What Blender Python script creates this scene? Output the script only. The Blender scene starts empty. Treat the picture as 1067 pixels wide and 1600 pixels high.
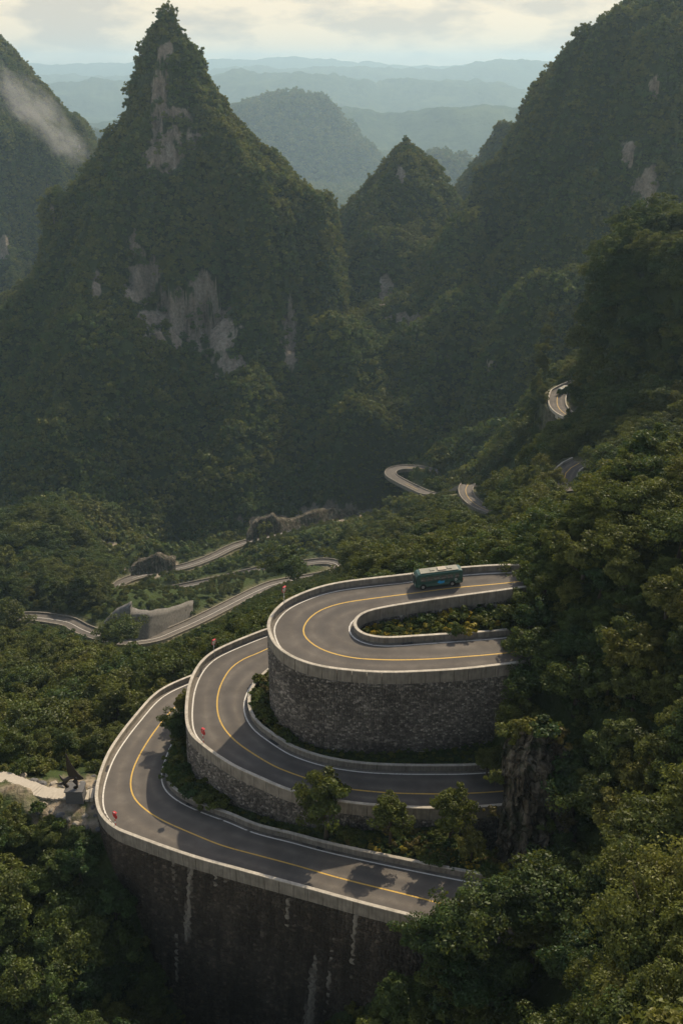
import bpy, bmesh, math, random, time
import numpy as np
from mathutils import Vector, Matrix, geometry
T0 = time.time()
random.seed(7); RNG = np.random.default_rng(7)
SC = bpy.context.scene
COL = SC.collection

# ------------------------------------------------------------------ camera, light, exposure
CAMZ = 700.0
FPX, CX, CY = 1556.0, 533.5, 800.0
PITCH = math.radians(24.2)
cam = bpy.data.objects.new('camera', bpy.data.cameras.new('camera')); COL.objects.link(cam)
cam.location = (0, 0, CAMZ); cam.rotation_euler = (math.pi/2 - PITCH, 0, 0)
cam.data.sensor_fit = 'VERTICAL'; cam.data.sensor_height = 36.0
cam.data.lens = 36.0*FPX/1600.0
cam.data.clip_start = 1.0; cam.data.clip_end = 60000.0
SC.camera = cam

SUNDIR = Vector((0.54, 1.0, 1.0)).normalized()
SUN_EL = math.asin(SUNDIR.z); SUN_AZ = math.atan2(SUNDIR.x, SUNDIR.y)
sl = bpy.data.lights.new('sun', 'SUN'); sl.energy = 4.4; sl.angle = math.radians(0.6); sl.color = (1.0, 0.85, 0.64)
sun = bpy.data.objects.new('sun', sl); COL.objects.link(sun)
sun.rotation_euler = (-SUNDIR).to_track_quat('-Z', 'Y').to_euler(); sun.location = (0, 0, CAMZ+300)

world = bpy.data.worlds.new('World'); SC.world = world; world.use_nodes = True
WN = world.node_tree; WN.nodes.clear()
def wn(t, **k):
    n = WN.nodes.new(t)
    for a, b in k.items(): setattr(n, a, b)
    return n
sky = wn('ShaderNodeTexSky', sky_type='NISHITA', sun_disc=False); sky.sun_elevation = SUN_EL; sky.sun_rotation = SUN_AZ
sky.air_density = 1.0; sky.dust_density = 3.0
tc = wn('ShaderNodeTexCoord'); mp = wn('ShaderNodeMapping'); mp.inputs['Scale'].default_value = (6, 6, 20)
nz = wn('ShaderNodeTexNoise'); nz.inputs['Scale'].default_value = 1.7; nz.inputs['Detail'].default_value = 6; nz.inputs['Roughness'].default_value = 0.55
cr = wn('ShaderNodeValToRGB'); cr.color_ramp.elements[0].position = 0.43; cr.color_ramp.elements[0].color = (4.7, 4.35, 3.7, 1)
cr.color_ramp.elements[1].position = 0.57; cr.color_ramp.elements[1].color = (7.0, 6.05, 4.5, 1)
mx = wn('ShaderNodeMix', data_type='RGBA'); mx.inputs['Factor'].default_value = 0.72
bg = wn('ShaderNodeBackground'); bg.inputs['Strength'].default_value = 0.135
wo = wn('ShaderNodeOutputWorld')
L = WN.links.new
L(tc.outputs['Generated'], mp.inputs['Vector']); L(mp.outputs['Vector'], nz.inputs['Vector']); L(nz.outputs['Fac'], cr.inputs['Fac'])
sx = wn('ShaderNodeSeparateXYZ'); mr_ = wn('ShaderNodeMapRange', interpolation_type='SMOOTHSTEP'); L(tc.outputs['Generated'], sx.inputs[0]); L(sx.outputs['Z'], mr_.inputs['Value'])
mr_.inputs['From Min'].default_value = 0.06; mr_.inputs['From Max'].default_value = 0.42; mr_.inputs['To Min'].default_value = 0.95; mr_.inputs['To Max'].default_value = 0.12   # thin cloud bank low down, clearer sky overhead
L(mr_.outputs['Result'], mx.inputs['Factor']); L(sky.outputs['Color'], mx.inputs['A']); L(cr.outputs['Color'], mx.inputs['B']); L(mx.outputs['Result'], bg.inputs['Color']); L(bg.outputs['Background'], wo.inputs['Surface'])

SC.view_settings.view_transform = 'Standard'; SC.view_settings.look = 'None'
SC.view_settings.exposure = 0.17; SC.view_settings.gamma = 1.0
SC.cycles.max_bounces = 6; SC.cycles.diffuse_bounces = 3; SC.cycles.transmission_bounces = 3; SC.cycles.volume_bounces = 0
SC.cycles.use_denoising = True
SC.cycles.volume_max_steps = 64; SC.cycles.volume_step_rate = 2.0

# ------------------------------------------------------------------ projection helpers (photo pixel -> place)
SP, CP = math.sin(PITCH), math.cos(PITCH)
def ray(px, py):
    b = CY - py
    return np.array([px-CX, FPX*CP + b*SP, -FPX*SP + b*CP])
def at_h(px, py, h):            # point h metres below the camera
    d = ray(px, py); return d*(-h/d[2]) + np.array([0, 0, CAMZ])
def at_y(px, py, y):            # point y metres ahead of the camera
    d = ray(px, py); return d*(y/d[1]) + np.array([0, 0, CAMZ])
def project(P):
    P = np.asarray(P, float); x = P[..., 0]; y = P[..., 1]; z = P[..., 2]-CAMZ
    dep = y*CP - z*SP; up = y*SP + z*CP
    dep = np.maximum(dep, 1e-3)
    return CX + FPX*x/dep, CY - FPX*up/dep, dep

# ------------------------------------------------------------------ object helpers
def tag(o, label=None, cat=None, group=None, kind=None):
    if label: o['label'] = label
    if cat: o['category'] = cat
    if group: o['group'] = group
    if kind: o['kind'] = kind
    return o
def link(o, parent=None):
    COL.objects.link(o)
    if parent is not None: o.parent = parent
    return o
def empty(name, loc=(0, 0, 0), rz=0.0):
    o = bpy.data.objects.new(name, None); COL.objects.link(o); o.location = loc; o.rotation_euler = (0, 0, rz); o.empty_display_size = 0.3
    return o
def mesh_np(name, V, F, mats, attrs=None, smooth=False, mi=None):
    """V n x 3, F either m x k array or list."""
    me = bpy.data.meshes.new(name)
    V = np.asarray(V, np.float32)
    if isinstance(F, np.ndarray):
        m, k = F.shape
        me.vertices.add(len(V)); me.vertices.foreach_set('co', V.ravel())
        me.loops.add(m*k); me.loops.foreach_set('vertex_index', F.astype(np.int32).ravel())
        me.polygons.add(m); me.polygons.foreach_set('loop_start', np.arange(0, m*k, k, dtype=np.int32))
        me.update(calc_edges=True)
    else:
        me.from_pydata(V.tolist(), [], F)
    for mt in (mats if isinstance(mats, (list, tuple)) else [mats]): me.materials.append(mt)
    if mi is not None: me.polygons.foreach_set('material_index', np.asarray(mi, np.int32))
    if attrs:
        for an, (dom, arr) in attrs.items():
            a = me.attributes.new(an, 'FLOAT', dom); a.data.foreach_set('value', np.asarray(arr, np.float32))
    if smooth: me.polygons.foreach_set('use_smooth', np.ones(len(me.polygons), bool))
    me.validate(); me.update()
    return me
def obj(name, me, parent=None):
    return link(bpy.data.objects.new(name, me), parent)

class MB:
    """collects simple shapes into one mesh"""
    def __init__(s): s.v = []; s.f = []; s.m = []
    def add(s, V, F, m=0):
        b = len(s.v); s.v += [tuple(p) for p in V]; s.f += [tuple(i+b for i in f) for f in F]; s.m += [m]*len(F); return s
    def box(s, c, d, m=0, rz=0.0, taper=1.0):
        x, y, z = d[0]/2, d[1]/2, d[2]/2; V = []
        for zz, t in ((-z, 1.0), (z, taper)):
            for sx, sy in ((-1, -1), (1, -1), (1, 1), (-1, 1)):
                px, py = sx*x*t, sy*y*t
                V.append((c[0]+px*math.cos(rz)-py*math.sin(rz), c[1]+px*math.sin(rz)+py*math.cos(rz), c[2]+zz))
        return s.add(V, [(3, 2, 1, 0), (4, 5, 6, 7), (0, 1, 5, 4), (1, 2, 6, 5), (2, 3, 7, 6), (3, 0, 4, 7)], m)
    def tube(s, pts, rad, n=8, m=0, cap=True):
        pts = [Vector(p) for p in pts]; V = []; F = []
        for i, p in enumerate(pts):
            t = (pts[min(i+1, len(pts)-1)] - pts[max(i-1, 0)]).normalized()
            a = t.cross(Vector((0, 0, 1)));
            if a.length < 0.05: a = t.cross(Vector((0, 1, 0)))
            a.normalize(); b = t.cross(a)
            r = rad[i] if isinstance(rad, (list, tuple)) else rad
            for k in range(n):
                q = 2*math.pi*k/n; V.append(p + a*math.cos(q)*r + b*math.sin(q)*r)
        for i in range(len(pts)-1):
            for k in range(n):
                F.append((i*n+k, i*n+(k+1) % n, (i+1)*n+(k+1) % n, (i+1)*n+k))
        if cap:
            F.append(tuple(range(n))[::-1]); F.append(tuple(range((len(pts)-1)*n, len(pts)*n)))
        return s.add(V, F, m)
    def loft(s, rings, m=0, closed=True, cap=True):
        n = len(rings[0]); V = [p for r in rings for p in r]; F = []
        for i in range(len(rings)-1):
            for k in range(n if closed else n-1):
                F.append((i*n+k, i*n+(k+1) % n, (i+1)*n+(k+1) % n, (i+1)*n+k))
        if cap: F.append(tuple(range(n))[::-1]); F.append(tuple(range((len(rings)-1)*n, len(rings)*n)))
        return s.add(V, F, m)
    def build(s, name, mats, parent=None, bevel=0.0, smooth=False):
        me = bpy.data.meshes.new(name); me.from_pydata([tuple(v) for v in s.v], [], s.f)
        for mt in (mats if isinstance(mats, (list, tuple)) else [mats]): me.materials.append(mt)
        me.polygons.foreach_set('material_index', s.m)
        bm = bmesh.new(); bm.from_mesh(me); bmesh.ops.recalc_face_normals(bm, faces=bm.faces)
        if bevel: bmesh.ops.bevel(bm, geom=list(bm.edges), offset=bevel, segments=2, affect='EDGES', profile=0.6)
        bm.to_mesh(me); bm.free()
        if smooth: me.polygons.foreach_set('use_smooth', [True]*len(me.polygons))
        return obj(name, me, parent)
def copy_tree(o, parent=None):
    kids = [c for c in bpy.data.objects if c.parent is o] if False else list(o.children)
    c = o.copy(); COL.objects.link(c); c.parent = parent
    for ch in kids: copy_tree(ch, c)
    return c

# ------------------------------------------------------------------ materials
def mat(name):
    m = bpy.data.materials.new(name); m.use_nodes = True; nt = m.node_tree; nt.nodes.clear(); return m, nt
def nd(nt, t, ins=None, **k):
    n = nt.nodes.new(t)
    for a, b in k.items(): setattr(n, a, b)
    for a, b in (ins or {}).items():
        if isinstance(b, bpy.types.NodeSocket): nt.links.new(b, n.inputs[a])
        else: n.inputs[a].default_value = b
    return n
def rgba(c): return (c[0], c[1], c[2], 1)
def ramp(nt, fac, stops):
    n = nd(nt, 'ShaderNodeValToRGB', {'Fac': fac}); e = n.color_ramp.elements
    e[0].position, e[0].color = stops[0][0], rgba(stops[0][1]); e[1].position, e[1].color = stops[-1][0], rgba(stops[-1][1])
    for p, c in stops[1:-1]:
        x = e.new(p); x.color = rgba(c)
    return n.outputs['Color']
def noise(nt, scale, detail=4, vec=None, rough=0.55, mapscale=None):
    if vec is None: vec = nd(nt, 'ShaderNodeTexCoord').outputs['Object']
    if mapscale: vec = nd(nt, 'ShaderNodeMapping', {'Vector': vec, 'Scale': mapscale}).outputs['Vector']
    return nd(nt, 'ShaderNodeTexNoise', {'Vector': vec, 'Scale': scale, 'Detail': detail, 'Roughness': rough}).outputs['Fac']
def mixc(nt, f, a, b, mode='MIX'):
    n = nd(nt, 'ShaderNodeMix', data_type='RGBA', blend_type=mode)
    for s, v in (('Factor', f), ('A', a), ('B', b)):
        if isinstance(v, bpy.types.NodeSocket): nt.links.new(v, n.inputs[s])
        else: n.inputs[s].default_value = v if s == 'Factor' else rgba(v)
    return n.outputs['Result']
def math_(nt, op, a, b=0.0, clamp=False):
    n = nd(nt, 'ShaderNodeMath', operation=op, use_clamp=clamp)
    for i, v in enumerate((a, b)):
        if isinstance(v, bpy.types.NodeSocket): nt.links.new(v, n.inputs[i])
        else: n.inputs[i].default_value = v
    return n.outputs[0]
def attr(nt, name): return nd(nt, 'ShaderNodeAttribute', attribute_name=name).outputs['Fac']
def pbr(nt, col, rough=0.8, bump=None, dist=0.05, strength=0.6, spec=0.3, metal=0.0):
    p = nd(nt, 'ShaderNodeBsdfPrincipled')
    for s, v in (('Base Color', col), ('Roughness', rough), ('Metallic', metal), ('Specular IOR Level', spec)):
        if isinstance(v, bpy.types.NodeSocket): nt.links.new(v, p.inputs[s])
        else: p.inputs[s].default_value = rgba(v) if s == 'Base Color' else v
    if bump is not None:
        b = nd(nt, 'ShaderNodeBump', {'Height': bump, 'Strength': strength, 'Distance': dist}); nt.links.new(b.outputs['Normal'], p.inputs['Normal'])
    o = nd(nt, 'ShaderNodeOutputMaterial', {'Surface': p.outputs['BSDF']}); return p
def plain(name, col, rough=0.6, spec=0.4, metal=0.0, var=0.12, scale=2.0):
    m, nt = mat(name); n = noise(nt, scale, 5)
    c = mixc(nt, n, tuple(v*(1-var) for v in col), tuple(min(1, v*(1+var)) for v in col))
    pbr(nt, c, rough, spec=spec, metal=metal); return m

def foliage_mat(name, dark, light, yellow, tr=0.3, yamt=0.25):
    m, nt = mat(name)
    oi = nd(nt, 'ShaderNodeObjectInfo'); rnd = oi.outputs['Random']
    geo = nd(nt, 'ShaderNodeNewGeometry')
    pos = noise(nt, 0.018, 4, vec=geo.outputs['Position'], rough=0.6)
    c = mixc(nt, rnd, dark, light)
    f = math_(nt, 'MULTIPLY', math_(nt, 'SUBTRACT', math_(nt, 'ADD', pos, math_(nt, 'MULTIPLY', rnd, 0.25)), 0.52), 5.0, True)
    c = mixc(nt, math_(nt, 'MULTIPLY', f, yamt), c, yellow)
    lv = attr(nt, 'leafvar')
    c = mixc(nt, 1.0, c, ramp(nt, lv, [(0, (0.55, 0.55, 0.55)), (1, (1.35, 1.35, 1.35))]), 'MULTIPLY')
    d = nd(nt, 'ShaderNodeBsdfDiffuse', {'Color': c}); 
    t = nd(nt, 'ShaderNodeBsdfTranslucent', {'Color': mixc(nt, 0.6, c, (0.16, 0.17, 0.025))})
    g = nd(nt, 'ShaderNodeBsdfGlossy', {'Color': (0.5, 0.5, 0.5, 1), 'Roughness': 0.5})
    s = nd(nt, 'ShaderNodeMixShader', {'Fac': tr, 1: d.outputs[0], 2: t.outputs[0]})
    s2 = nd(nt, 'ShaderNodeMixShader', {'Fac': 0.035, 1: s.outputs[0], 2: g.outputs[0]})
    nd(nt, 'ShaderNodeOutputMaterial', {'Surface': s2.outputs[0]}); return m

M = {}
M['leaf'] = foliage_mat('leaf', (0.026, 0.062, 0.014), (0.068, 0.110, 0.018), (0.135, 0.125, 0.018), 0.32, 0.5)
M['leaf_pale'] = foliage_mat('leaf_pale', (0.06, 0.10, 0.020), (0.11, 0.13, 0.026), (0.17, 0.15, 0.026), 0.34, 0.6)
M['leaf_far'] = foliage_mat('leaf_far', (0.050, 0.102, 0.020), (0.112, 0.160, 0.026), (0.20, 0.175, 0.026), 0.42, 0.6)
M['leaf_yellow'] = foliage_mat('leaf_yellow', (0.17, 0.17, 0.025), (0.40, 0.27, 0.02), (0.55, 0.38, 0.02), 0.3, 0.5)
M['leaf_brown'] = foliage_mat('leaf_brown', (0.085, 0.068, 0.02), (0.12, 0.095, 0.03), (0.15, 0.12, 0.03), 0.3, 0.5)
M['bark'] = plain('bark', (0.07, 0.055, 0.04), 0.9, 0.1, var=0.4, scale=6)

def terrain_mat():
    m, nt = mat('terrain'); geo = nd(nt, 'ShaderNodeNewGeometry'); P = geo.outputs['Position']
    n1 = noise(nt, 0.12, 6, vec=P); n2 = noise(nt, 0.012, 4, vec=P)
    g = ramp(nt, n1, [(0.3, (0.018, 0.030, 0.012)), (0.7, (0.045, 0.065, 0.020))])
    g = mixc(nt, math_(nt, 'MULTIPLY', n2, 0.5), g, (0.07, 0.085, 0.03))
    st = noise(nt, 1.0, 8, vec=P, mapscale=(0.09, 0.09, 0.032), rough=0.65); fine = noise(nt, 0.5, 6, vec=P)
    r = ramp(nt, st, [(0.3, (0.11, 0.09, 0.07)), (0.43, (0.27, 0.22, 0.165)), (0.56, (0.34, 0.29, 0.22)), (0.75, (0.48, 0.42, 0.33))])
    r = mixc(nt, 1.0, r, ramp(nt, fine, [(0.3, (0.5, 0.5, 0.5)), (0.7, (1.1, 1.1, 1.1))]), 'MULTIPLY')
    ra = math_(nt, 'MULTIPLY', math_(nt, 'SUBTRACT', math_(nt, 'ADD', attr(nt, 'rock'), math_(nt, 'MULTIPLY', n1, 0.6)), 0.70), 5.0, True)
    c = mixc(nt, ra, g, r)
    dirt = ramp(nt, fine, [(0.3, (0.14, 0.105, 0.07)), (0.7, (0.36, 0.30, 0.22))])
    c = mixc(nt, math_(nt, 'MULTIPLY', attr(nt, 'dirt'), 1.0, True), c, dirt)
    hb = math_(nt, 'ADD', math_(nt, 'MULTIPLY', fine, 1.0), math_(nt, 'MULTIPLY', st, 2.0))
    pbr(nt, c, 0.95, bump=hb, dist=1.2, strength=0.9, spec=0.05); return m
M['terrain'] = terrain_mat()
def far_mat():
    m, nt = mat('far_hills'); geo = nd(nt, 'ShaderNodeNewGeometry'); P = geo.outputs['Position']
    n1 = noise(nt, 0.012, 8, vec=P, rough=0.65); n2 = noise(nt, 0.0018, 4, vec=P)
    g = ramp(nt, n1, [(0.35, (0.016, 0.030, 0.014)), (0.65, (0.06, 0.08, 0.03))])
    fld = math_(nt, 'MULTIPLY', math_(nt, 'SUBTRACT', n2, 0.52), 8.0, True)
    g = mixc(nt, math_(nt, 'MULTIPLY', fld, 0.35), g, (0.14, 0.16, 0.06))
    pbr(nt, g, 0.95, bump=n1, dist=25, strength=1.0, spec=0.0); return m
M['far'] = far_mat()

def asphalt():
    m, nt = mat('asphalt'); P = nd(nt, 'ShaderNodeTexCoord').outputs['Object']
    n = noise(nt, 0.35, 6, vec=P); f = noise(nt, 14, 3, vec=P); v = attr(nt, 'across')
    c = ramp(nt, n, [(0.3, (0.095, 0.083, 0.069)), (0.5, (0.125, 0.109, 0.090)), (0.72, (0.165, 0.145, 0.120))])
    c = mixc(nt, 1.0, c, ramp(nt, f, [(0.3, (0.8, 0.8, 0.8)), (0.7, (1.15, 1.15, 1.15))]), 'MULTIPLY')
    w = math_(nt, 'ABSOLUTE', math_(nt, 'SINE', math_(nt, 'MULTIPLY', v, math.pi*4)))      # wheel tracks
    tn = noise(nt, 0.12, 3, vec=P)
    c = mixc(nt, math_(nt, 'MULTIPLY', math_(nt, 'MULTIPLY', w, tn), 1.1, True), c, (0.072, 0.066, 0.060))
    crk = nd(nt, 'ShaderNodeTexVoronoi', {'Vector': P, 'Scale': 0.16}, feature='DISTANCE_TO_EDGE').outputs['Distance']
    ck = math_(nt, 'LESS_THAN', crk, 0.006)
    c = mixc(nt, math_(nt, 'MULTIPLY', ck, 0.0), c, (0.03, 0.028, 0.025))
    pbr(nt, c, 0.85, bump=f, dist=0.01, strength=0.5, spec=0.2); return m
M['asphalt'] = asphalt()
def concrete(name, lo, hi, streak=0.5):
    m, nt = mat(name); P = nd(nt, 'ShaderNodeTexCoord').outputs['Object']
    n = noise(nt, 0.9, 6, vec=P); s = noise(nt, 1.0, 5, vec=P, mapscale=(3.5, 3.5, 0.35))
    c = ramp(nt, n, [(0.3, lo), (0.7, hi)])
    c = mixc(nt, math_(nt, 'MULTIPLY', math_(nt, 'SUBTRACT', 0.62, s), streak*3, True), c, tuple(v*0.42 for v in lo))
    pbr(nt, c, 0.9, bump=noise(nt, 8, 4, vec=P), dist=0.02, spec=0.15); return m
M['concrete'] = concrete('concrete', (0.20, 0.175, 0.14), (0.32, 0.285, 0.23))
M['coping'] = concrete('coping', (0.36, 0.325, 0.26), (0.56, 0.505, 0.41), 0.4)
M['gutter'] = concrete('gutter', (0.13, 0.115, 0.095), (0.19, 0.17, 0.14), 0.3)
M['far_concrete'] = concrete('far_concrete', (0.17, 0.16, 0.14), (0.30, 0.28, 0.25), 0.5)
def paint(name, col, worn):
    m, nt = mat(name); n = noise(nt, 3.5, 5); k = math_(nt, 'MULTIPLY', math_(nt, 'SUBTRACT', n, 0.56), 7.0, True)
    pbr(nt, mixc(nt, math_(nt, 'MULTIPLY', k, worn), col, (0.12, 0.11, 0.10)), 0.7, spec=0.3); return m
M['white_line'] = paint('white_line', (0.62, 0.59, 0.52), 0.75)
M['yellow_line'] = paint('yellow_line', (0.52, 0.33, 0.07), 0.6)
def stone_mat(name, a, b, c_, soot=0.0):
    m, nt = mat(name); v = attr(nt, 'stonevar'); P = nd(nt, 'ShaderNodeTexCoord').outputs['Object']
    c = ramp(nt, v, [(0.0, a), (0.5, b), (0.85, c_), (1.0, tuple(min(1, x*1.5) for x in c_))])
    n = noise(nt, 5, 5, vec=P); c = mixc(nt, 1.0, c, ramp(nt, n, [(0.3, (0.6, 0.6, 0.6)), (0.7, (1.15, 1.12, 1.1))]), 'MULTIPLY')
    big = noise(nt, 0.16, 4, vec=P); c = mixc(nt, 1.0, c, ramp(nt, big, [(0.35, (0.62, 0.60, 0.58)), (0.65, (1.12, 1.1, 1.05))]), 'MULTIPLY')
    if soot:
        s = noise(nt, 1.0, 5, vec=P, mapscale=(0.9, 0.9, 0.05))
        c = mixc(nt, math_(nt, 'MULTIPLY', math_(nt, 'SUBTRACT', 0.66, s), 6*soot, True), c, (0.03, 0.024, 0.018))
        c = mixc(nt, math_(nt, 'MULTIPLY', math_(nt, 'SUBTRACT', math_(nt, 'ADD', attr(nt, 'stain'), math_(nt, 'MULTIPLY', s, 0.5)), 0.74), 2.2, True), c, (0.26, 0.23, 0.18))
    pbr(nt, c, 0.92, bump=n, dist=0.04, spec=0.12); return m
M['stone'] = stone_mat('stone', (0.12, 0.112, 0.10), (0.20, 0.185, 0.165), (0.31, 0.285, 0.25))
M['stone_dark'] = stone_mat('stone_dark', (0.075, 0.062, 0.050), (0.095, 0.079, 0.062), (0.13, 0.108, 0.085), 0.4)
M['mortar'] = plain('mortar', (0.055, 0.05, 0.044), 0.95, 0.05, var=0.4, scale=3)
def rock_mat(dark=1.0):
    m, nt = mat('cliff_rock'); P = nd(nt, 'ShaderNodeTexCoord').outputs['Object']
    s = noise(nt, 1.0, 9, vec=P, mapscale=(0.5, 0.5, 0.16), rough=0.65); f = noise(nt, 1.3, 8, vec=P, rough=0.7)
    w = nd(nt, 'ShaderNodeVectorMath', {0: P, 1: nd(nt, 'ShaderNodeTexNoise', {'Vector': P, 'Scale': 0.8, 'Detail': 3.0}).outputs['Color']}, operation='ADD').outputs['Vector']
    v = nd(nt, 'ShaderNodeTexVoronoi', {'Vector': nd(nt, 'ShaderNodeMapping', {'Vector': w, 'Scale': (0.7, 0.7, 0.45)}).outputs['Vector'], 'Scale': 1.0}, feature='DISTANCE_TO_EDGE').outputs['Distance']
    crack = math_(nt, 'MULTIPLY', v, 9.0, True)
    c = ramp(nt, s, [(0.30, (0.035, 0.032, 0.026)), (0.46, (0.13, 0.11, 0.085)), (0.58, (0.26, 0.225, 0.175)), (0.72, (0.45, 0.41, 0.34))])
    c = mixc(nt, 1.0, c, ramp(nt, f, [(0.3, (0.4, 0.4, 0.37)), (0.7, (1.15, 1.15, 1.12))]), 'MULTIPLY')
    c = mixc(nt, math_(nt, 'ADD', math_(nt, 'MULTIPLY', crack, 0.6), 0.4), tuple([0.02, 0.018, 0.014]), c)
    g = math_(nt, 'MULTIPLY', math_(nt, 'SUBTRACT', noise(nt, 0.35, 5, vec=P), 0.54), 9.0, True)
    c = mixc(nt, math_(nt, 'MULTIPLY', g, 0.75), c, (0.035, 0.055, 0.02))
    if dark != 1.0: c = mixc(nt, 1.0, c, (dark, dark*.97, dark*.92), 'MULTIPLY')
    pbr(nt, c, 0.95, bump=math_(nt, 'ADD', math_(nt, 'ADD', s, f), math_(nt, 'MULTIPLY', crack, 0.5)), dist=0.5, strength=1, spec=0.05); return m
M['rock'] = rock_mat(); M['rock_dark'] = rock_mat(0.8)

# ------------------------------------------------------------------ numpy noise
_perm = np.random.default_rng(3).permutation(4096).astype(np.int64)
_grad = np.stack([np.cos(np.linspace(0, 2*np.pi, 256, endpoint=False)), np.sin(np.linspace(0, 2*np.pi, 256, endpoint=False))], 1)
def perlin(x, y, seed=0):
    x = np.asarray(x, float) + seed*37.17; y = np.asarray(y, float) + seed*91.7
    xi = np.floor(x).astype(np.int64); yi = np.floor(y).astype(np.int64); xf = x-xi; yf = y-yi
    u = xf*xf*xf*(xf*(xf*6-15)+10); v = yf*yf*yf*(yf*(yf*6-15)+10)
    def g(ix, iy, dx, dy):
        h = _perm[(_perm[ix & 4095] + iy) & 4095] & 255; gg = _grad[h]; return gg[..., 0]*dx + gg[..., 1]*dy
    a = g(xi, yi, xf, yf); b = g(xi+1, yi, xf-1, yf); c = g(xi, yi+1, xf, yf-1); d = g(xi+1, yi+1, xf-1, yf-1)
    return (a + (b-a)*u + ((c + (d-c)*u) - (a + (b-a)*u))*v)*1.5
def fbm(x, y, o=4, seed=0, ridged=False):
    s = 0; a = 1.0; t = 0
    for i in range(o):
        n = perlin(x*2**i, y*2**i, seed+i)
        s = s + a*((1-2*np.abs(n)) if ridged else n); t += a; a *= 0.5
    return s/t
def smooth(t): t = np.clip(t, 0, 1); return t*t*(3-2*t)

# ------------------------------------------------------------------ curves
def catmull(P, step):
    P = np.asarray(P, float); n = len(P); out = []
    Q = np.vstack([2*P[0]-P[1], P, 2*P[-1]-P[-2]])
    for i in range(1, n):
        p0, p1, p2, p3 = Q[i-1], Q[i], Q[i+1], Q[i+2]
        # centripetal
        d = lambda a, b: max(np.linalg.norm(a-b), 1e-6)**0.5
        t0 = 0; t1 = t0+d(p0, p1); t2 = t1+d(p1, p2); t3 = t2+d(p2, p3)
        for t in np.linspace(t1, t2, 12, endpoint=False):
            A1 = (t1-t)/(t1-t0)*p0+(t-t0)/(t1-t0)*p1; A2 = (t2-t)/(t2-t1)*p1+(t-t1)/(t2-t1)*p2; A3 = (t3-t)/(t3-t2)*p2+(t-t2)/(t3-t2)*p3
            B1 = (t2-t)/(t2-t0)*A1+(t-t0)/(t2-t0)*A2; B2 = (t3-t)/(t3-t1)*A2+(t-t1)/(t3-t1)*A3
            out.append((t2-t)/(t2-t1)*B1+(t-t1)/(t2-t1)*B2)
    out.append(P[-1]); out = np.array(out)
    # light smoothing, then even resampling
    for _ in range(6): out[1:-1] = 0.25*out[:-2]+0.5*out[1:-1]+0.25*out[2:]
    return resample(out, step=step)
def resample(P, step=None, n=None):
    s = np.concatenate([[0], np.cumsum(np.linalg.norm(np.diff(P[:, :2], axis=0), axis=1))])
    if n is None: n = max(3, int(round(s[-1]/step))+1)
    t = np.linspace(0, s[-1], n); return np.stack([np.interp(t, s, P[:, i]) for i in range(3)], 1)
def normals2d(P):
    t = np.gradient(P[:, :2], axis=0); t /= np.maximum(np.linalg.norm(t, axis=1, keepdims=True), 1e-9)
    return np.stack([-t[:, 1], t[:, 0]], 1), t
def offset(P, d, dz=0.0):
    n, _ = normals2d(P); Q = P.copy(); Q[:, :2] += n*d; Q[:, 2] += dz; return Q
def clean_offset(P, d, dz=0.0):
    """offset that drops folded-back points (inside tight bends)"""
    Q = offset(P, d, dz); dist = np.array([np.min(np.linalg.norm(P[:, :2]-q[:2], axis=1)) for q in Q])
    Q = Q[dist > abs(d)*0.97]; return Q
def line_px(pts, h0, h1, step=1.0, rise=0.0):
    """photo points, each on the sloping road surface (h0..h1 metres under the camera), rise = metres above the surface"""
    pts = np.array(pts, float); n = len(pts)
    hs = np.linspace(h0, h1, n)
    for _ in range(3):
        P = np.array([at_h(p[0], p[1], h-rise) for p, h in zip(pts, hs)])
        s = np.concatenate([[0], np.cumsum(np.linalg.norm(np.diff(P[:, :2], axis=0), axis=1))]); hs = h0+(h1-h0)*s/s[-1]
    P[:, 2] -= rise
    return catmull(P, step)

# ---- the three loops. outer / inner: top edges of the guard walls; yellow: centre line
PAR = 0.95
loops = []
loops.append(dict(h=(71.5, 77.0),
 outer=[(900,886),(850,884),(805,883),(774,883.5),(712,888),(639,897.5),(577,904.5),(532,910.5),(501,917.5),(473,927.5),(447.5,940),(430.5,955.5),(422,972.5),(424,989),(433,1006),(450,1020),(475.5,1032),(506.5,1040),(549,1045.5),(605,1048.5),(680,1046),(725,1043),(770,1038),(830,1030),(900,1018)],
 yellow=[(900,900),(850,903),(790.5,909.7),(712,917),(644,926),(577,935),(537.5,941.5),(506.5,951),(489.5,961),(478.5,972.5),(474,984),(477,995),(492.5,1009),(515,1019.5),(549,1028),(577,1031),(619,1032.5),(680,1030.6),(730,1027),(768,1024),(830,1017),(900,1006)],
 inner=[(900,905),(850,911),(776.5,921.5),(712,930),(644,940),(599,947.5),(571,954.5),(557,963),(552,973),(556,983),(566,990),(582,994.5),(605,996.5),(658,993.5),(712,990),(765,986.5),(830,980),(900,970)]))
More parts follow.
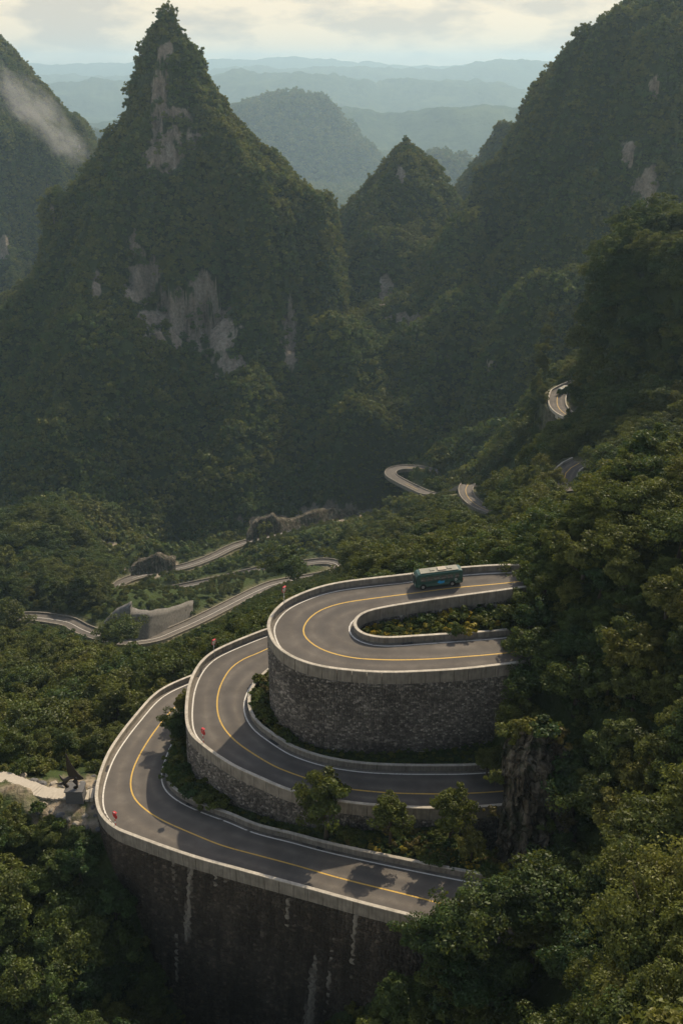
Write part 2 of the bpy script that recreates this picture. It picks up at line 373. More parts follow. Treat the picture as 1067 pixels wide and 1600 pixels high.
loops.append(dict(h=(86.8, 89.3),
 outer=[(480,966),(445,975),(415.5,984),(393,992.5),(359,1006.5),(334,1019),(317,1033.5),(304.5,1053),(297.5,1073),(294.5,1092.5),(293.5,1115),(296,1134.5),(304,1149),(320,1163),(342.5,1179.5),(370.5,1196.5),(407,1213),(435,1225.5),(460,1234.5),(520,1248),(587,1256),(662,1260),(720,1259.5),(767,1257),(850,1248)],
 yellow=[(470,994),(430,1008),(401.5,1021),(382,1029),(362,1043),(348,1064),(341,1084),(339.5,1106),(344,1126),(354,1143),(370.5,1160),(396,1178),(420,1192.5),(437,1201),(475,1215),(527.5,1230),(595,1238),(662,1240.5),(720,1240),(771,1237.5),(850,1230)],
 inner=[(480,1014),(440,1030),(412,1050),(397,1066),(389,1083),(387.5,1098),(391.5,1114),(404,1131),(422.5,1145),(442,1158),(460,1168),(505,1183),(561,1192.5),(625,1196),(680,1196.5),(730,1196),(850,1188)]))
loops.append(dict(h=(99.5, 89.7),
 outer=[(345,1040),(300,1056),(261,1073),(241,1087),(216,1115),(193.5,1143),(173.5,1173),(161,1202),(154.5,1227),(153.5,1248),(158,1266),(169,1281),(184,1292.5),(211,1303.5),(253,1319),(300,1335),(347.5,1348.5),(417.5,1367.5),(488,1386.5),(558,1406),(628.5,1424),(700,1442),(800,1467)],
 yellow=[(350,1062),(310,1080),(271,1108),(252.5,1129),(235.5,1151.5),(218.5,1179.5),(207.5,1205),(204.5,1227.5),(210,1245.5),(224,1261),(250,1279),(300.5,1302),(347.5,1321),(394,1333.5),(460,1351),(535,1372.5),(643,1399),(700,1414),(800,1440)],
 inner=[(375,1075),(335,1095),(300,1122),(277,1150),(264,1180),(258.5,1205),(264,1224),(284,1241),(320,1258),(359,1272),(400,1289),(456,1303),(512.5,1318),(610,1339),(685,1354),(752,1367),(830,1383)]))
for Lp in loops:
    h0, h1 = Lp['h']
    for k in ('outer', 'yellow', 'inner'):
        Lp[k] = line_px(Lp[k], h0, h1, 1.0, 0.0 if k == 'yellow' else PAR)
def surf_z(Lp, x, y):
    """height of the carriageway at a place: blend of the two nearest edges"""
    O, I = Lp['outer'], Lp['inner']; x = np.asarray(x, float).ravel(); y = np.asarray(y, float).ravel()
    def near(C):
        d = np.sqrt((x[:, None]-C[:, 0])**2+(y[:, None]-C[:, 1])**2)+.05; w = d**-4.0; return (w*C[:, 2]).sum(1)/w.sum(1), d.min(1)
    zo, do = near(O); zi, di = near(I); return (zo*di+zi*do)/(do+di)
def poly_in(poly, x, y):
    poly = np.asarray(poly); ins = np.zeros(np.shape(x), bool); n = len(poly); j = n-1
    for i in range(n):
        xi, yi, xj, yj = poly[i, 0], poly[i, 1], poly[j, 0], poly[j, 1]
        c = ((yi > y) != (yj > y)) & (x < (xj-xi)*(y-yi)/((yj-yi) if abs(yj-yi) > 1e-12 else 1e-12)+xi); ins ^= c; j = i
    return ins

# ---- distant stretches of the same mountain road: (px, py, metres under camera)
far_roads = [
 [(640,800,322),(615,799,321),(590,800,320),(540,806,317),(480,822,314),(420,840,311),(370,853,308),(330,872,305),(290,886,303),(240,896,301),(205,905,299),(187,914,297),(184,922,296),(192,932,295),(225,932,293),(280,919,290),(350,905,286),(385,896,284),(420,888,282),(470,882,279),(505,878,277),(524,881,275.5),(529,888,274),(515,897,272),(480,904,269),(430,913,263),(400,925,258),(370,940,252),(335,958,246),(300,975,241),(270,988,237),(245,998,234),(212,1003,231),(180,1001,229),(130,985,227),(110,974,226),(92,970,225),(50,965,223),(0,969,220),(-60,975,217),(-160,985,210)],
 [(690,742,262),(660,733,262),(630,731,262),(613,735,261),(610,742,260),(625,752,258),(645,762,255),(668,772,251),(700,772,240),(722,762,222),(731,757,215),(727,765,213),(731,778,211),(748,792,208),(770,801,205),(793,806,202),(840,805,190)],
 [(902,592,134),(890,601,137),(876,610,140),(870,622,141),(871,636,142),(880,646,142),(893,653,141)],
 [(904,725,118),(893,731,119),(884,739,120),(881,750,121),(886,760,121),(900,767,120)],
]
FR = [catmull([at_h(*p) for p in r], 3.0) for r in far_roads]
FRALL = np.vstack(FR)
print('loops', [len(l['outer']) for l in loops], 'far', [len(r) for r in FR], round(time.time()-T0, 1))

# ------------------------------------------------------------------ terrain function
ctrl = [ # px, py, y ahead  (bare ground)
 # below / around the camera spur, bottom right
 (520,1640,84),(600,1580,84),(660,1500,87),(720,1460,90),(760,1420,95),(780,1360,101),(790,1280,104),(800,1200,108),(790,1120,117),(800,1050,124),(812,960,133),(835,905,141),
 (860,1500,84),(860,1400,92),(870,1300,98),(880,1200,105),(880,1100,112),(890,1000,120),(890,900,130),(890,850,139),
 (980,1560,62),(960,1450,78),(980,1350,86),(980,1250,94),(980,1150,102),(980,1050,110),(980,950,119),(980,850,130),(960,790,143),
 (1067,1650,40),(1067,1500,56),(1067,1400,66),(1067,1300,80),(1067,1150,95),(1067,1000,108),(1067,850,125),(1067,760,146),
 (1200,1500,50),(1200,1200,85),(1200,900,115),(1200,740,150),(1400,1400,50),(1400,1000,100),
 (1067,790,185),(960,840,180),(900,880,175),(840,890,185),
 # left of the lowest wall
 (205,1345,105.3),(190,1450,100.9),(205,1600,95.1),(80,1310,108.8),(60,1420,101.9),(60,1600,87.2),(0,1310,109.8),(0,1500,96.0),(-150,1400,101.9),(-150,1600,84.3),(130,1500,97.0),
 (140,1262,112.1),(100,1262,112.1),(40,1262,112.5),(0,1255,114.5),(120,1222,121.0),(60,1222,120.0),(0,1212,121.9),(90,1205,126.6),(20,1200,127.6),(-120,1240,117.2),(-120,1200,127.6),
 (150,1170,145.3),(60,1180,148.2),(-100,1180,150.0),
 # under the loops (hidden)
 (250,1680,92),(330,1700,90),(400,1720,88),(470,1720,85),(530,1700,82),(400,1800,70),(250,1750,70),
 (300,1370,122),(450,1350,120),(600,1330,115),(700,1290,113),(550,1150,135),(450,1140,140),(650,1130,135),
 (360,1110,160),(480,1060,160),(600,1020,160),(720,1000,150),(420,1020,175),(560,960,185),(700,930,175),(780,910,165),
 # slope falling away behind the loops, left
 (210,1110,175),(130,1130,180),(40,1130,190),(270,1060,190),(150,1070,215),(40,1080,225),(330,1010,225),(240,1030,250),(130,1035,270),(30,1030,280),(-120,1080,230),(-120,1030,290),
 (390,960,300),(330,985,300),(450,930,330),(520,925,300),(600,905,260),(700,893,220),(560,905,330),
 # valley, spurs with road
 (560,860,500),(600,845,500),(590,815,600),(640,830,480),(640,880,350),(700,860,300),(700,800,450),(690,775,500),(750,830,400),(760,870,240),(800,870,210),(800,830,270),(850,780,300),(860,745,330),(850,820,235),
 (820,770,420),(800,735,470),(830,705,470),(860,680,460),(745,745,560),(890,690,350),(900,660,440),(880,590,520),(950,620,500),
 (480,850,570),(400,870,590),(560,830,640),(300,905,560),(130,945,400),(60,930,420),(0,925,424),(110,900,465),(0,880,475),(150,880,525),(80,820,500),(-120,900,450),(240,870,640),(300,850,680),(425,798,628),(480,788,660),(240,866,578),(500,800,720),(200,938,402),(232,944,406),(275,936,434),(176,948,404),(215,930,430),(380,905,500),
 (650,700,850),(600,770,780),(560,780,760),(700,720,800),(0,830,565),(80,840,575),(150,850,595),
]
cp = []
for px, py, y in ctrl:
    d = ray(px, py); cp.append((d[0]/d[1], math.log(y), -d[2]/d[1]))
for r in FR:
    q = r[::6]
    for p in q: cp.append((p[0]/p[1], math.log(p[1]), (CAMZ-p[2])/p[1]))
for yy, hh in ((1000, 380), (1500, 430), (3000, 560), (26000, 640)):
    for a in (-1.3, -0.6, -0.3, 0, 0.3, 0.6, 1.3): cp.append((a, math.log(yy), hh/yy))
for a, yy, hh in ((-1.3,60,120),(-1.3,120,140),(-1.3,300,220),(-1.3,600,300),(1.3,60,40),(1.3,120,60),(1.3,300,100),(1.3,600,250),(-0.5,35,140),(0,35,120),(0.2,35,90),(1.3,35,30),(-1.3,35,130),(-.5,70,140),(-.2,70,140),(0,70,120),(0.45,35,45)): cp.append((a, math.log(yy), hh/yy))
cp = np.array(cp); KA = 2.2
cp = cp[np.unique(np.round(cp[:, :2]*np.array([60, 25])).astype(int), axis=0, return_index=True)[1]]
A = cp[:, 0]*KA; B = cp[:, 1]; N = len(cp)
def tps(r2): return 0.5*r2*np.log(np.maximum(r2, 1e-12))
K = tps((A[:, None]-A)**2+(B[:, None]-B)**2) + np.eye(N)*0.0006
Q = np.stack([np.ones(N), A, B], 1)
W = np.linalg.solve(np.block([[K, Q], [Q.T, np.zeros((3, 3))]]), np.concatenate([cp[:, 2], np.zeros(3)]))
def base_h(a, lny):
    out = np.empty(a.shape); fa = a.ravel()*KA; fb = lny.ravel(); o = np.empty(fa.shape)
    for i in range(0, len(fa), 20000):
        x = fa[i:i+20000]; y = fb[i:i+20000]
        o[i:i+20000] = tps((x[:, None]-A)**2+(y[:, None]-B)**2) @ W[:N] + W[N]+W[N+1]*x+W[N+2]*y
    return o.reshape(a.shape)

class Peak:
    def __init__(s, name, label, Y, top, left, right, k=1.0, rid=0.12, amp=1.0, seed=0, front=1.0, far=False, apron=None):
        s.apron = apron
        s.__dict__.update(name=name, label=label, Y=Y, k=k, rid=rid, amp=amp, seed=seed, front=front, far=far)
        f = lambda p: at_y(p[0], p[1], Y)
        t = f(top); s.x0, s.z0 = t[0], t[2]
        l = [f(p) for p in left]; r = [f(p) for p in right]
        s.ld = np.array([0]+[s.x0-p[0] for p in l]); s.lz = np.array([s.z0]+[p[2] for p in l])
        s.rd = np.array([0]+[p[0]-s.x0 for p in r]); s.rz = np.array([s.z0]+[p[2] for p in r])
    def prof(s, d, D, Z):
        z = np.interp(d, D, Z); sl = (Z[-1]-Z[-2])/max(D[-1]-D[-2], 1e-6); sl = min(sl, -0.8)
        return np.where(d > D[-1], Z[-1]+sl*(d-D[-1]), z)
    def __call__(s, x, y):
        dx = x-s.x0; dy = (y-s.Y)/s.k; d = np.hypot(dx, dy); th = np.arctan2(dy, dx)
        sc = s.ld[-1]*0.5+60
        warp = 1 + s.rid*(fbm(3+np.cos(th)*3.6+d/sc*0.5, np.sin(th)*3.6+5, 3, s.seed, True)-0.55)*smooth(d/(0.15*sc))*np.abs(np.sin(th))**0.7
        ds = d/warp
        w = 0.5+0.5*np.cos(th); w = smooth(w)
        z = s.prof(ds, s.ld, s.lz)*(1-w)+s.prof(ds, s.rd, s.rz)*w
        if s.apron:      # gentler wooded foot spreading towards the valley road
            h0, sl, side, sp_ = s.apron; c_ = np.abs(np.cos(th)) if sp_ else np.maximum(np.cos(th), 0)
            za = CAMZ-(h0+sl*np.hypot(dx, y-s.Y)*(1+side*c_**1.5)/(0.85+0.15*warp)) + 22*fbm(x/120, y/120, 3, s.seed+20, True)-8
            m_ = 18.0; z = np.maximum(z, za)+np.maximum(0, 1-np.abs(z-za)/m_)**2*m_*0.25
        n = s.amp*(14*fbm(x/90, y/90, 4, s.seed+5, True)+7*fbm(x/28, y/28, 3, s.seed+9))*smooth(d/(0.35*sc))
        return z+n
peaks = [
 Peak('mountain','tall pointed limestone peak covered in dark forest with grey cliff bands',950,(262,17),
   [(250,18),(246,40),(236,60),(222,90),(209,140),(196,195),(166,240),(130,300),(100,360),(60,450),(18,515),(-20,600),(-100,720),(-200,850)],
   [(273,20),(279,52),(300,80),(318,108),(323,135),(352,172),(374,218),(412,252),(452,287),(500,332),(521,360),(530,430),(545,520),(560,620),(590,720),(620,800)],k=0.9,rid=0.28,apron=(95,0.72,0.9,0),seed=1),
 Peak('mountain','sharp cone shaped green peak in the gap beyond the hairpins',1130,(632,219),
   [(621,236),(604,257),(590,282),(562,322),(530,352),(505,430),(470,560),(440,700)],
   [(643,233),(662,251),(692,288),(712,325),(736,352),(765,450),(800,560),(850,700)],k=0.8,rid=0.16,seed=2,apron=(120,0.42,2.5,1)),
 Peak('mountain','low forested knob in front of the cone shaped peak',1000,(622,372),
   [(600,385),(583,405),(570,450),(558,520),(540,620),(520,760)],[(642,390),(660,425),(682,480),(705,560),(730,660),(760,760)],k=1.0,rid=0.10,seed=3,amp=.7),
 Peak('mountain','small rounded pinnacle leaning against the big mountain',1450,(789,190),
   [(775,200),(762,228),(745,255),(722,285),(706,308),(690,360),(640,520)],[(800,200),(808,225),(830,300),(870,420)],k=1.0,rid=0.05,amp=.5,seed=4),
 Peak('mountain','massive dark forested mountain wall filling the upper corner above the cliff',1020,(1230,-40),
   [(1067,2),(1030,10),(1003,8),(985,22),(958,38),(930,62),(890,92),(862,120),(836,162),(812,215),(790,262),(762,318),(735,350),(716,430),(700,520),(690,620),(650,740)],
   [(1400,-20),(1600,100),(1900,400)],k=0.62,rid=0.30,seed=5),
 Peak('mountain','long wooded spur running down the big mountain toward the valley road',720,(925,425),
   [(895,440),(850,468),(808,515),(768,590),(735,670),(705,745),(660,830)],[(960,440),(1020,500),(1100,640)],k=0.55,rid=0.15,seed=14,amp=.8),
 Peak('mountain','high diagonal spur across the face of the big mountain',880,(1010,235),
   [(960,262),(900,320),(845,388),(795,460),(752,540),(715,620),(680,720)],[(1060,250),(1150,330),(1300,500)],k=0.42,rid=0.15,seed=15,amp=.8),
 Peak('mountain','mist wrapped forested mountain rising beyond the pointed peak',1650,(-90,-10),
   [(-300,60),(-600,300)],[(0,72),(30,102),(52,128),(75,158),(100,192),(128,206),(143,226),(152,262),(170,330),(230,450),(300,600)],k=1.0,rid=0.15,seed=6),
 Peak('mountain','slim rock pinnacle with trees beside the flank of the pointed peak',915,(86,300),
   [(74,305),(69,318),(68,350),(66,400),(55,470),(30,560)],[(96,305),(102,320),(104,355),(108,410),(125,480),(150,560)],k=0.8,rid=0.05,amp=.25,seed=7),
 Peak('mountain','dark cliff edged hill above the nearer forest slope',385,(1160,365),
   [(1075,385),(1050,393),(1005,410),(960,418),(936,440),(930,492),(916,560),(899,592),(893,650),(890,720),(870,800)],[(1300,380),(1500,500)],k=1.25,rid=0.08,seed=8,amp=.35),
 Peak('hill','hazy forested mountain with a flat crest in the middle distance',5600,(470,151),
   [(440,153),(400,166),(362,180),(330,205),(250,262),(150,350)],[(505,158),(520,171),(553,215),(588,243),(600,268),(640,330),(700,400),(800,470)],k=0.8,rid=0.22,amp=3.0,seed=9),
 Peak('hill','small hazy hill between the cone peak and the pinnacle',4200,(690,240),
   [(668,242),(640,270),(600,330),(540,420)],[(712,247),(735,262),(765,300),(830,380)],k=0.9,rid=0.1,amp=1.5,seed=10),
 Peak('hill','tiny hazy knob between the misty mountain and the pointed peak',5200,(158,209),
   [(146,212),(138,250),(100,330)],[(174,211),(186,240),(240,330)],k=0.9,rid=0.1,amp=1.2,seed=11),
]
def far_ridge(Y, pts, width, seed, amp):
    P = np.array([at_y(p[0], p[1], Y) for p in pts])
    def f(x, y):
        z = np.interp(x, P[:, 0], P[:, 2]); d = np.abs(y-Y-amp*6*fbm(x/2500, x*0+seed, 2, seed))
        return z - 620*smooth(d/width) + amp*fbm(x/1300, y/1300, 6, seed, True) + 0.35*amp*fbm(x/380, y/380, 4, seed+3, True) - amp*0.3
    return f
ridges = [
 far_ridge(8600,[(-700,190),(60,205),(200,195),(330,190),(420,215),(540,180),(600,190),(680,170),(760,165),(850,175),(1000,180),(1800,190)],2400,21,110),
 far_ridge(12500,[(-900,150),(0,150),(70,138),(140,126),(200,145),(330,124),(400,120),(440,126),(500,122),(560,130),(590,140),(640,133),(700,137),(760,138),(830,150),(900,150),(1900,150)],2700,22,130),
 far_ridge(17500,[(-1200,118),(0,120),(200,124),(420,108),(560,112),(680,115),(740,100),(790,99),(850,103),(900,108),(2200,110)],3200,23,110),
 far_ridge(23000,[(-1500,100),(0,104),(330,96),(450,92),(540,98),(640,106),(760,104),(900,100),(2500,100)],3500,24,90),
]
aa = np.concatenate([np.linspace(-1.3, -0.42, 30), np.linspace(-0.405, 0.405, 560), np.linspace(0.42, 1.3, 30)])
yy = np.concatenate([np.geomspace(6, 35, 24, endpoint=False), np.geomspace(35, 600, 420, endpoint=False), np.geomspace(600, 1500, 330, endpoint=False), np.geomspace(1500, 25500, 290)])
GA, GY = np.meshgrid(aa, yy); GX = GA*GY
Z = CAMZ - base_h(GA, np.log(np.maximum(GY, 35)))*np.maximum(GY, 35)
far_w = smooth((GY-3500)/2500)
Z += (6*fbm(GX/60, GY/60, 4, 40, True)+2.0*fbm(GX/12, GY/12, 3, 41))*smooth((GY-230)/300)*(1-far_w) + 0.8*fbm(GX/6, GY/6, 3, 43)
Z += 40*fbm(GX/700, GY/700, 5, 42, True)*smooth((GY-2500)/2000)
OWN = np.zeros(Z.shape, int)
for i, p in enumerate(peaks):
    r0 = max(p.ld[-1], p.rd[-1])*1.6+200
    m = (np.abs(GY-p.Y) < r0*1.3)
    zz = np.full(Z.shape, -1e9); zz[m] = p(GX[m], GY[m]); b = zz > Z; Z[b] = zz[b]; OWN[b] = i+1
for i, f in enumerate(ridges):
    m = GY > 3800; zz = np.full(Z.shape, -1e9); zz[m] = f(GX[m], GY[m]); b = zz > Z; Z[b] = zz[b]; OWN[b] = len(peaks)+1+i
def first_hit(px, py, ymin=250):
    d = ray(px, py); a = d[0]/d[1]; j = int(np.clip(np.searchsorted(aa, a)-1, 0, len(aa)-2)); col = Z[:, j]; zr = CAMZ+yy*d[2]/d[1]
    k = np.nonzero((col >= zr) & (yy > ymin))[0]
    if not len(k): return None
    return np.array([a*yy[k[0]], yy[k[0]]])
spines = [ # height, width, photo points along a buttress or a gully
 (20,26,[(1000,150),(930,215),(865,300),(805,390),(755,470),(720,550),(700,640)]),
 (26,26,[(880,440),(835,465),(800,510),(765,590),(735,680),(715,730)]),
 (16,22,[(1067,330),(985,360),(930,400),(890,440)]),
 (-16,24,[(960,330),(880,400),(810,480),(750,580),(715,660)]),
 (14,20,[(880,180),(830,290),(775,380),(745,440)]),
 (16,22,[(330,260),(375,350),(420,430),(460,520),(490,600),(510,690),(530,760)]),
 (-14,18,[(300,200),(340,300),(360,400)]),
 (14,20,[(470,330),(500,420),(515,520),(530,620)]),
 (-14,22,[(400,280),(500,400),(540,500)]),
 (18,22,[(215,300),(170,400),(140,520),(110,640),(80,760)]),
 (-14,26,[(290,330),(300,450),(310,580),(290,700),(270,800)]),
 (16,24,[(370,330),(390,450),(400,560),(390,680),(370,770)]),
 (16,20,[(640,300),(680,380),(715,460),(720,540)]),
 (14,20,[(600,330),(560,430),(540,540),(560,680)]),
 (12,20,[(640,560),(650,640),(640,700)]),
 (14,30,[(230,560),(200,660),(170,760),(150,820)]),
]
for hgt, wid, pl in spines:
    hgt *= 1.9; wid *= 1.25
    hp = [first_hit(*p) for p in pl]; hp = np.array([h for h in hp if h is not None])
    if len(hp) < 2: continue
    t = np.linspace(0, len(hp)-1, 60); lx = np.interp(t, np.arange(len(hp)), hp[:, 0]); ly = np.interp(t, np.arange(len(hp)), hp[:, 1])
    m = (GY > ly.min()-4*wid) & (GY < ly.max()+4*wid) & (GX > lx.min()-4*wid) & (GX < lx.max()+4*wid)
    X_, Y__ = GX[m], GY[m]; X_ = X_+10*fbm(X_/70, Y__/70, 2, 88); dm = np.full(X_.shape, 1e9)
    for a_, b_ in zip(lx, ly): dm = np.minimum(dm, (X_-a_)**2+(Y__-b_)**2)
    Z[m] += hgt*np.exp(-dm/wid**2)
print('heights', round(time.time()-T0, 1))
# roads sit on benches cut into the slopes
m = (GY > 180) & (GY < 1000) & (np.abs(GA) < 0.7)
ix = np.argwhere(m); pts = np.stack([GX[m], GY[m]], 1); best = np.full(len(pts), 1e9); bz = np.zeros(len(pts))
for i in range(0, len(FRALL)):
    q = FRALL[i]; dd = (pts[:, 0]-q[0])**2+(pts[:, 1]-q[1])**2; b = dd < best; best[b] = dd[b]; bz[b] = q[2]
best = np.sqrt(best); w = 1-smooth((best-6.5)/10.0); zc = Z[m]; Z[m] = zc*(1-w)+(bz-0.35)*w
ROADD = np.full(Z.shape, 1e9); ROADD[m] = best
# keep the natural ground under the built-up loops
NEARIN = np.zeros(Z.shape, bool)
for Lp in loops:
    O = Lp['outer']; mm = (GY < 230) & (np.abs(GX) < 120); ins = np.zeros(Z.shape, bool); ins[mm] = poly_in(O[:, :2], GX[mm], GY[mm])
    lim = np.interp(0.5, [0, 1], [O[:, 2].min()-4, O[:, 2].min()-4])
    xs = O[:, 0].max(); keep = ins & (GX < 24)
    Z[keep] = np.minimum(Z[keep], lim); NEARIN |= keep
for _it in range(2):
    for q in np.vstack([offset(r, o_, 0.3) for r in FR for o_ in (-4, 0, 4)]):
        a = q[0]/q[1]; j = int(np.searchsorted(aa, a)-1)
        if j < 1 or j > len(aa)-3: continue
        k1 = int(np.searchsorted(yy, q[1]-6)); k0 = int(np.searchsorted(yy, max(q[1]*0.80, 235)))
        if k1 <= k0: continue
        zl = CAMZ+(q[2]-CAMZ)*yy[k0:k1]/q[1]-0.6; tt_ = (q[1]-yy[k0:k1])/(q[1]*0.2); zl = zl+np.maximum(tt_-0.7, 0)*60
        for jj in (j, j+1): Z[k0:k1, jj] = np.minimum(Z[k0:k1, jj], zl)
PX, PY, PD = project(np.stack([GX, GY, Z], -1))
# rock patches (photo px, px, rx, ry)
patches = [(262,80,12,20),(250,145,13,42),(268,178,34,10),(258,235,28,42),(245,200,10,30),(300,215,12,20),(152,442,9,22),(225,440,28,50),(285,500,62,50),(345,520,24,55),(320,450,20,30),(365,572,20,18),(455,520,14,50),(210,380,8,20),
  (420,815,45,13),(515,800,50,14),(240,884,30,14),(140,852,45,9),(626,270,7,22),(605,450,12,30),(640,500,30,12),(1022,135,7,16),(1010,290,22,30),(980,240,12,22),(128,238,8,14),(8,385,10,25),(86,335,12,16),
  (960,680,26,26),(1035,690,40,50),(1025,640,10,14),(770,570,9,10),(800,1250,26,95),(845,1340,25,60),(900,1450,22,40),(960,1540,20,50),(815,1190,16,40),(620,880,60,14),(700,560,6,10)]
ROCK = np.zeros(Z.shape)
wob = 1.35*fbm(PX/16, PY/18, 4, 60)
for px, py, rx, ry in patches:
    rx *= 1.25; ry *= 1.15; d = np.sqrt(((PX-px)/rx)**2+((PY-py)/ry)**2); ROCK = np.maximum(ROCK, np.clip(1.25-d+wob*0.8, 0, 1))
ROCK[(OWN == 0) & (PY < 730)] = 0
DIRT = np.zeros(Z.shape)
for px, py, rx, ry in [(95,1262,55,20),(140,1290,34,14),(60,1232,70,12),(130,1225,30,14),(30,1232,40,14),(150,1255,20,30)]:
    d = np.sqrt(((PX-px)/rx)**2+((PY-py)/ry)**2); DIRT = np.maximum(DIRT, np.clip(1.3-d+wob*0.9, 0, 1))
DIRT[(GY > 136) | (GY < 103)] = 0
DIRT = np.maximum(DIRT, 0.85*(1-smooth((ROADD-4)/7.0))*(0.5+0.5*fbm(GX/15, GY/15, 2, 70)))

V = np.stack([GX, GY, Z], -1).reshape(-1, 3)
nr, nc = Z.shape
idx = np.arange(nr*nc).reshape(nr, nc)
F = np.stack([idx[:-1, :-1], idx[:-1, 1:], idx[1:, 1:], idx[1:, :-1]], -1).reshape(-1, 4)
fo = OWN[:-1, :-1].ravel()
structs = [('valley_ground', 'steep wooded valley ground around the winding road')] + [(p.name, p.label) for p in peaks] + \
  [('far_hills', 'rolling hazy hills beyond the peaks, nearest row'), ('far_hills', 'blue hazy hills, second row beyond the peaks'), ('far_hills', 'faint hills, third row'), ('far_hills', 'faintest farthest ridge under the sky')]
def submesh(name, F, mats):
    u, inv = np.unique(F, return_inverse=True)
    return mesh_np(name, V[u], inv.reshape(F.shape), mats, {'rock': ('POINT', ROCK.ravel()[u]), 'dirt': ('POINT', DIRT.ravel()[u])}, smooth=True)
for k, (nm, lb) in enumerate(structs):
    Fk = F[fo == k]
    if not len(Fk): print('no faces for', lb); continue
    me = submesh(nm, Fk, M['far'] if k > len(peaks) else M['terrain'])
    tag(obj(nm, me), lb, kind='structure')
def ground_z(x, y):
    """height of the ground sheet at scattered points"""
    x = np.atleast_1d(x).astype(float); y = np.atleast_1d(y).astype(float); a = x/y
    i = np.clip(np.searchsorted(yy, y)-1, 0, nr-2); j = np.clip(np.searchsorted(aa, a)-1, 0, nc-2)
    fy = np.clip((y-yy[i])/(yy[i+1]-yy[i]), 0, 1); fx = np.clip((a-aa[j])/(aa[j+1]-aa[j]), 0, 1)
    return (Z[i, j]*(1-fx)+Z[i, j+1]*fx)*(1-fy)+(Z[i+1, j]*(1-fx)+Z[i+1, j+1]*fx)*fy
print('terrain', round(time.time()-T0, 1))

# ------------------------------------------------------------------ haze
hz = MB(); zb, zt = Z.min()-1.5, max(Z.max(), CAMZ)+60
hz.box((0, 12700, (zb+zt)/2), (70000, 26600, zt-zb))
m_, nt = mat('haze_air'); pv = nd(nt, 'ShaderNodeVolumePrincipled', {'Color': (0.60, 0.85, 1.0, 1), 'Density': 0.000074, 'Anisotropy': 0.25}); nd(nt, 'ShaderNodeOutputMaterial', {'Volume': pv.outputs[0]})
tag(hz.build('haze', m_), 'pale blue haze filling the valley and veiling the far hills', kind='stuff')

# ------------------------------------------------------------------ roads
def ribbon(P, Q_, mats, name, label=None, parent=None, nacross=1, kind=None, cat=None, group=None, dz=0.0, field=None, org=None):
    n = max(len(P), len(Q_)); P = resample(P, n=n); Q_ = resample(Q_, n=n); P[:, 2] += dz; Q_[:, 2] += dz
    t = np.linspace(0, 1, nacross+1); V_ = (P[:, None]*(1-t[None, :, None])+Q_[:, None]*t[None, :, None]).reshape(-1, 3); k = nacross+1
    if field is not None: V_[:, 2] = surf_z(field, V_[:, 0], V_[:, 1])+dz
    if org is not None: V_ = V_-org
    idx = np.arange(n*k).reshape(n, k); F_ = np.stack([idx[:-1, :-1], idx[1:, :-1], idx[1:, 1:], idx[:-1, 1:]], -1).reshape(-1, 4)
    a = V_[F_[len(F_)//2]]; nz_ = np.cross(a[1]-a[0], a[3]-a[0])[2]
    if nz_ < 0: F_ = F_[:, ::-1]
    me = mesh_np(name, V_, F_, mats, {'across': ('POINT', np.tile(t, n))}, smooth=True)
    return tag(obj(name, me, parent), label, cat, group, kind)
def section_sweep(P, sec, closed=True):
    """sweep a cross-section [(side, up)...] along P (side + = left of travel); returns V, F"""
    n2, _ = normals2d(P); k = len(sec); V_ = np.empty((len(P), k, 3))
    for i, (s, u) in enumerate(sec):
        V_[:, i, :2] = P[:, :2]+n2*s; V_[:, i, 2] = P[:, 2]+u
    V_ = V_.reshape(-1, 3); F_ = []
    for i in range(len(P)-1):
        for j in range(k if closed else k-1):
            F_.append((i*k+j, (i+1)*k+j, (i+1)*k+(j+1) % k, i*k+(j+1) % k))
    if closed: F_.append(tuple(range(k))); F_.append(tuple(range((len(P)-1)*k, len(P)*k))[::-1])
    return V_, F_
def guard_wall(P, side, label, low, panel=2.0, flip=1):
    """concrete guard wall along P; side=+1 when its back (away from the road) lies to the left of travel"""
    root = empty('guard_wall', tuple(P[len(P)//2])); org = Vector(P[len(P)//2])
    tag(root, label, 'guard wall', 'concrete guard walls along the hairpin road')
    T = 0.34
    Pr = resample(P, step=0.5); L_ = 0.5; k = int(panel/L_); i = 0
    while i < len(Pr)-2:
        seg = Pr[i:i+k+1].copy()
        if len(seg) < 3: break
        t = (seg[-1]-seg[0]); t /= np.linalg.norm(t); seg[0] += t*0.03; seg[-1] -= t*0.03      # open joint
        j = random.uniform(-0.012, 0.012)
        s0, s1 = (0.0+j, T+j)
        sec = [(side*s0, -low), (side*s0, PAR-0.10), (side*s1, PAR-0.10), (side*s1, -low)]
        V_, F_ = section_sweep(seg-np.array(org), sec); mb = MB(); mb.add(V_, F_); mb.build('panel', M['concrete'], root); i += k
    V_, F_ = section_sweep(Pr-np.array(org), [(-side*0.05, PAR-0.10), (-side*0.05, PAR+0.02), (side*(T+0.06), PAR+0.02), (side*(T+0.06), PAR-0.10)]); MB().add(V_, F_).build('coping', M['coping'], root)
    return root
ordn = ['upper', 'middle', 'lowest']
